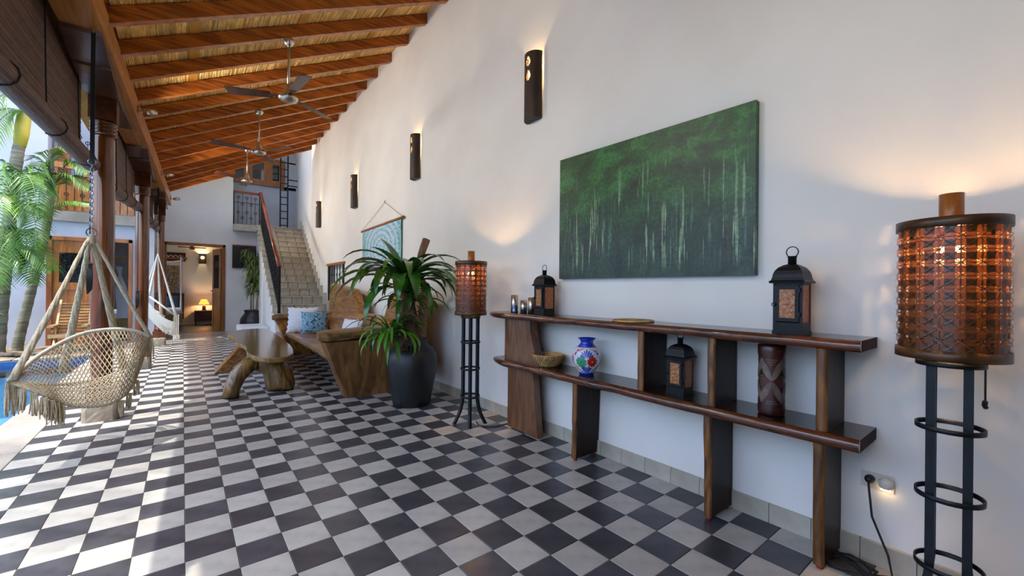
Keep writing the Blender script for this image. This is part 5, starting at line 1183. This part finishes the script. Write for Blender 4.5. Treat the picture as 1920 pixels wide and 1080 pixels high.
# ================================================================== FAR POT PLANT
fx, fy = 1.62, 11.6
fp = thing('potted_bamboo_plant', 'feathery tall green plant in round black pot near the stairs', 'plant', (fx, fy, 0))
m_ = MB(); m_.open = True; m_.lathe([(.0, 0), (.18, 0), (.2, .02), (.32, .15), (.37, .3), (.355, .42), (.28, .54), (.25, .58), (.26, .64), (.28, .66), (.265, .665), (.24, .6), (0, .58)], 32, (fx, fy, 0)).build('pot', G('pot_black'), fp)
random.seed(5); mbl = MB()
for k in range(9):
    a = k*2.4; top_ = Vector((fx+.1+.42*cos(a)*(.4+.6*(k/9)), fy+.25*sin(a), 1.7+1.15*random.random())); b = Vector((fx+.1*cos(a), fy+.1*sin(a), .57))
    P = [b, b.lerp(top_, .5)+Vector((0, 0, .15)), top_]; MB().tube([bez(P, q/10) for q in range(11)], [.012-.006*q/10 for q in range(11)], 6).build('stem', G('bark'), fp)
    for q in range(150):
        f = random.uniform(.35, 1.0); p = bez(P, f); az = random.uniform(0, 2*pi); L_ = random.uniform(.22, .42); th = random.uniform(-.2, .7); pts = []; w_ = .015; e = Vector((cos(az), sin(az), 0)); nn = Vector((-sin(az), cos(az), 0)); vs = []
        for g in range(5):
            ww = w_*(1-(g/4)**2)*(.5+g*.4 if g < 2 else 1); vs += [p-nn*ww, p+nn*ww]; p = p+(e*cos(th)+Vector((0, 0, sin(th))))*(L_/4); th -= .55
        mbl.add(vs, [(2*g, 2*g+1, 2*g+3, 2*g+2) for g in range(4)])
mbl.build('foliage', G('leaf_fine'), fp, None, 'stuff')

# ================================================================== PALMS, CROTON, GARDEN ROCKS
def frond(base, az, el, L_, droop, par, nl=34, ll=.42):
    p = Vector(base); th = el; mb = MB(); pts = []; dirs = []; N_ = nl
    e = Vector((cos(az), sin(az), 0)); n = Vector((-sin(az), cos(az), 0))
    for k in range(N_+1):
        d = e*cos(th)+Vector((0, 0, sin(th))); pts.append(p.copy()); dirs.append((d, -e*sin(th)+Vector((0, 0, cos(th))))); p = p+d*(L_/N_); th -= droop/N_
    mb.tube(pts[::3]+[pts[-1]], [.012*(1-.8*i/(len(pts[::3]))) for i in range(len(pts[::3])+1)], 5)
    for k in range(3, N_):
        f = k/N_; l = ll*(sin(pi*min(1, .12+.9*f))**.6); d, up = dirs[k]
        for sg in (-1, 1):
            q = (n*sg*.82+d*.62+up*.12).normalized(); ln = l*random.uniform(.85, 1.1); a = pts[k]; w_ = d*.014
            m1 = a+q*ln*.5+Vector((0, 0, -.015)); tip = a+q*ln+Vector((0, 0, -.3*ln))
            mb.add([a-w_*.5, a+w_*.5, m1+w_, m1-w_, tip], [(0, 1, 2, 3), (3, 2, 4)])
    return mb.build('frond', G('palm_leaf'), par)
def frond3(ctrl, par, nl=30, ll=.4, wid=.034):
    P = V3(ctrl); mb = MB(); pts = [bez(P, k/nl) for k in range(nl+1)]
    mb.tube(pts[::3]+[pts[-1]], [.013*(1-.8*i/(len(pts[::3]))) for i in range(len(pts[::3])+1)], 5)
    for k in range(2, nl):
        f = k/nl; l = ll*(sin(pi*min(1, .15+.83*f))**.6); d = (pts[k+1]-pts[k-1]).normalized(); n = d.cross(Vector((.15, -.25, 1))).normalized()
        for sg in (-1, 1):
            q = (n*sg*.8+d*.6+Vector((0, 0, .12))).normalized(); ln = l*random.uniform(.85, 1.1); a = pts[k]; w_ = d*wid*.5
            m1 = a+q*ln*.5+Vector((0, 0, -.02*ln)); tip = a+q*ln+Vector((0, 0, -.42*ln))
            mb.add([a-w_*.5, a+w_*.5, m1+w_, m1-w_, tip], [(0, 1, 2, 3), (3, 2, 4)])
    return mb.build('frond', G('palm_leaf'), par)
def palm(name, label, path, r, crown, fr, shaft=None):
    t = thing(name, label, 'palm', path[0], 'palms by the pool'); P = V3(path); N_ = 40
    tr = MB(); pts = [bez(P, k/N_) for k in range(N_+1)]; tr.tube(pts, [r*(1.25-.35*k/N_)*(1+.08*(k % 2)) for k in range(N_+1)], 12); tr.build('trunk', G('palm_trunk'), t)
    if shaft: MB().tube(V3(shaft), [r*.95, r*1.25, r*1.15, r*.8], 12).build('crownshaft', G('crownshaft'), t)
    for f in fr: frond(crown if len(f) < 6 else f[5], *f[:4], t, *( () if len(f) < 5 else f[4]))
    return t
random.seed(9)
pa_ = palm('palm_tree', 'slender ringed palm curving up beside the carved door', [(-2.55, 9.9, 0), (-2.52, 9.9, .3), (-2.40, 9.9, 1.04), (-2.26, 9.9, 1.9), (-2.17, 9.9, 2.55), (-2.12, 9.9, 3.1)], .065, None, [], [(-2.12, 9.9, 3.1), (-2.1, 9.9, 3.25), (-2.09, 9.9, 3.4), (-2.08, 9.9, 3.55)])
pb_ = palm('palm_tree', 'thicker grey-trunked palm with yellow-green crownshaft near the blind', [(-2.72, 9.5, 0), (-2.68, 9.5, .8), (-2.62, 9.5, 1.8), (-2.55, 9.45, 2.8), (-2.47, 9.4, 3.7), (-2.44, 9.4, 3.95)], .085, None, [], [(-2.44, 9.4, 3.9), (-2.42, 9.4, 4.15), (-2.39, 9.4, 4.45), (-2.36, 9.4, 4.75)])
pc_ = palm('young_palm', 'bushy young palm with bright arching fronds at the pool corner', [(-2.95, 9.2, 0), (-2.92, 9.2, .6), (-2.88, 9.2, 1.5), (-2.80, 9.2, 2.4)], .045, None, [])
def pp(x, y, Y=9.4): k = (Y+2.47)/11.87; return (-.02+(-2.65+.0069*x)*k, Y, 1.286+(2.414-(y-298)*.01015)*k)
for par, fr in ((pc_, [((30, 400, 9.2), (22, 330, 9.0), (5, 320, 8.9), (-25, 375, 8.8)), ((30, 400, 9.2), (40, 330, 8.9), (58, 345, 8.7), (70, 400, 8.6)), ((28, 410, 9.2), (10, 370, 8.9), (-5, 390, 8.7), (-15, 450, 8.6)), ((30, 410, 9.2), (48, 385, 8.9), (62, 410, 8.8), (66, 460, 8.7)),
                       ((25, 440, 9.2), (12, 430, 8.9), (2, 460, 8.7), (-8, 530, 8.6)), ((28, 450, 9.2), (40, 430, 8.9), (48, 455, 8.8), (46, 510, 8.7)), ((28, 480, 9.2), (50, 462, 9.0), (75, 475, 8.9), (97, 505, 8.8)), ((26, 470, 9.2), (15, 450, 9.0), (0, 490, 8.9), (-10, 540, 8.8)), ((28, 490, 9.2), (38, 475, 9.0), (55, 490, 8.9), (60, 530, 8.8)), ((30, 400, 9.2), (25, 350, 9.3), (45, 320, 9.3), (80, 335, 9.2))]),
                (pa_, [((98, 345, 9.8), (112, 325, 9.6), (138, 322, 9.5), (168, 342, 9.4)), ((97, 350, 9.8), (85, 305, 9.6), (70, 310, 9.5), (60, 350, 9.4)), ((62, 415, 9.7), (105, 382, 9.5), (138, 371, 9.4), (172, 371, 9.3)), ((100, 340, 9.8), (120, 300, 9.7), (142, 296, 9.6), (165, 310, 9.5)), ((97, 340, 9.8), (88, 300, 9.7), (105, 275, 9.6), (135, 272, 9.5)), ((99, 345, 9.8), (82, 330, 9.6), (72, 352, 9.5), (68, 400, 9.4))]),
                (pb_, [((50, 205, 9.4), (30, 180, 9.3), (0, 190, 9.2), (-30, 240, 9.1)), ((48, 210, 9.4), (20, 215, 9.3), (-5, 240, 9.2), (-30, 290, 9.1)), ((52, 205, 9.4), (60, 170, 9.3), (50, 150, 9.2), (20, 140, 9.1)), ((50, 205, 9.4), (35, 160, 9.3), (10, 150, 9.2), (-20, 170, 9.1))])):
    for c in fr: frond3([pp(*q) for q in c], par)
palm('young_palm', 'tall palm overhanging the near pool edge', [(-3.6, .6, -1.0), (-3.5, .7, 1.5), (-3.2, .9, 3.2), (-2.7, 1.1, 4.6)], .09, (-2.6, 1.1, 4.9),
     [(k*.9, .5, 1.55, 1.6, (34, .5)) for k in range(7)])
cr = thing('croton_shrub', 'yellow-green broad-leaved shrub at the left edge of the garden', 'shrub', (-2.75, 8.95, 0))
MB().tube([(-2.78, 9.0, 0), (-2.76, 9.0, .7), (-2.72, 8.98, 1.35)], [.02, .016, .01], 7).build('stem', G('bark'), cr)
for k in range(22):
    a = k*2.4; z = .75+.032*k; strap((-2.74, 8.98, z), a, random.uniform(.2, .9), .24, .12, 1.4, 'leaf', G('croton'), 6, 0, cr)
rl_ = ['at the left frame edge', 'beside the young palm', 'in front of the thick palm', 'between the two tall palms', 'at the foot of the slender palm', 'right of the slender palm', 'left of the slatted armchair', 'beside the armchair leg']
for k in range(8):
    x = -3.05+k*.135; y = 9.12+(.2 if k % 2 else 0)*(k != 7); r = random.uniform(.05, .075); mb = MB()
    mb.lathe([(0, -.03), (r, 0), (r*.9, r*.35), (r*.5, r*.6), (0, r*.66)], 9, (0, 0, 0), False); mb.map(lambda a, b, c: (x+a*1.4*(1+.3*mnoise.noise((a*9+k, b*9, c*9))), y+b*(1+.3*mnoise.noise((a*9, b*9+k, c*9))), .03+c))
    tag(mb.build('garden_rock', G('rock')), 'rough beige rock %s' % rl_[k], 'rock', 'rocks along the pool edge')
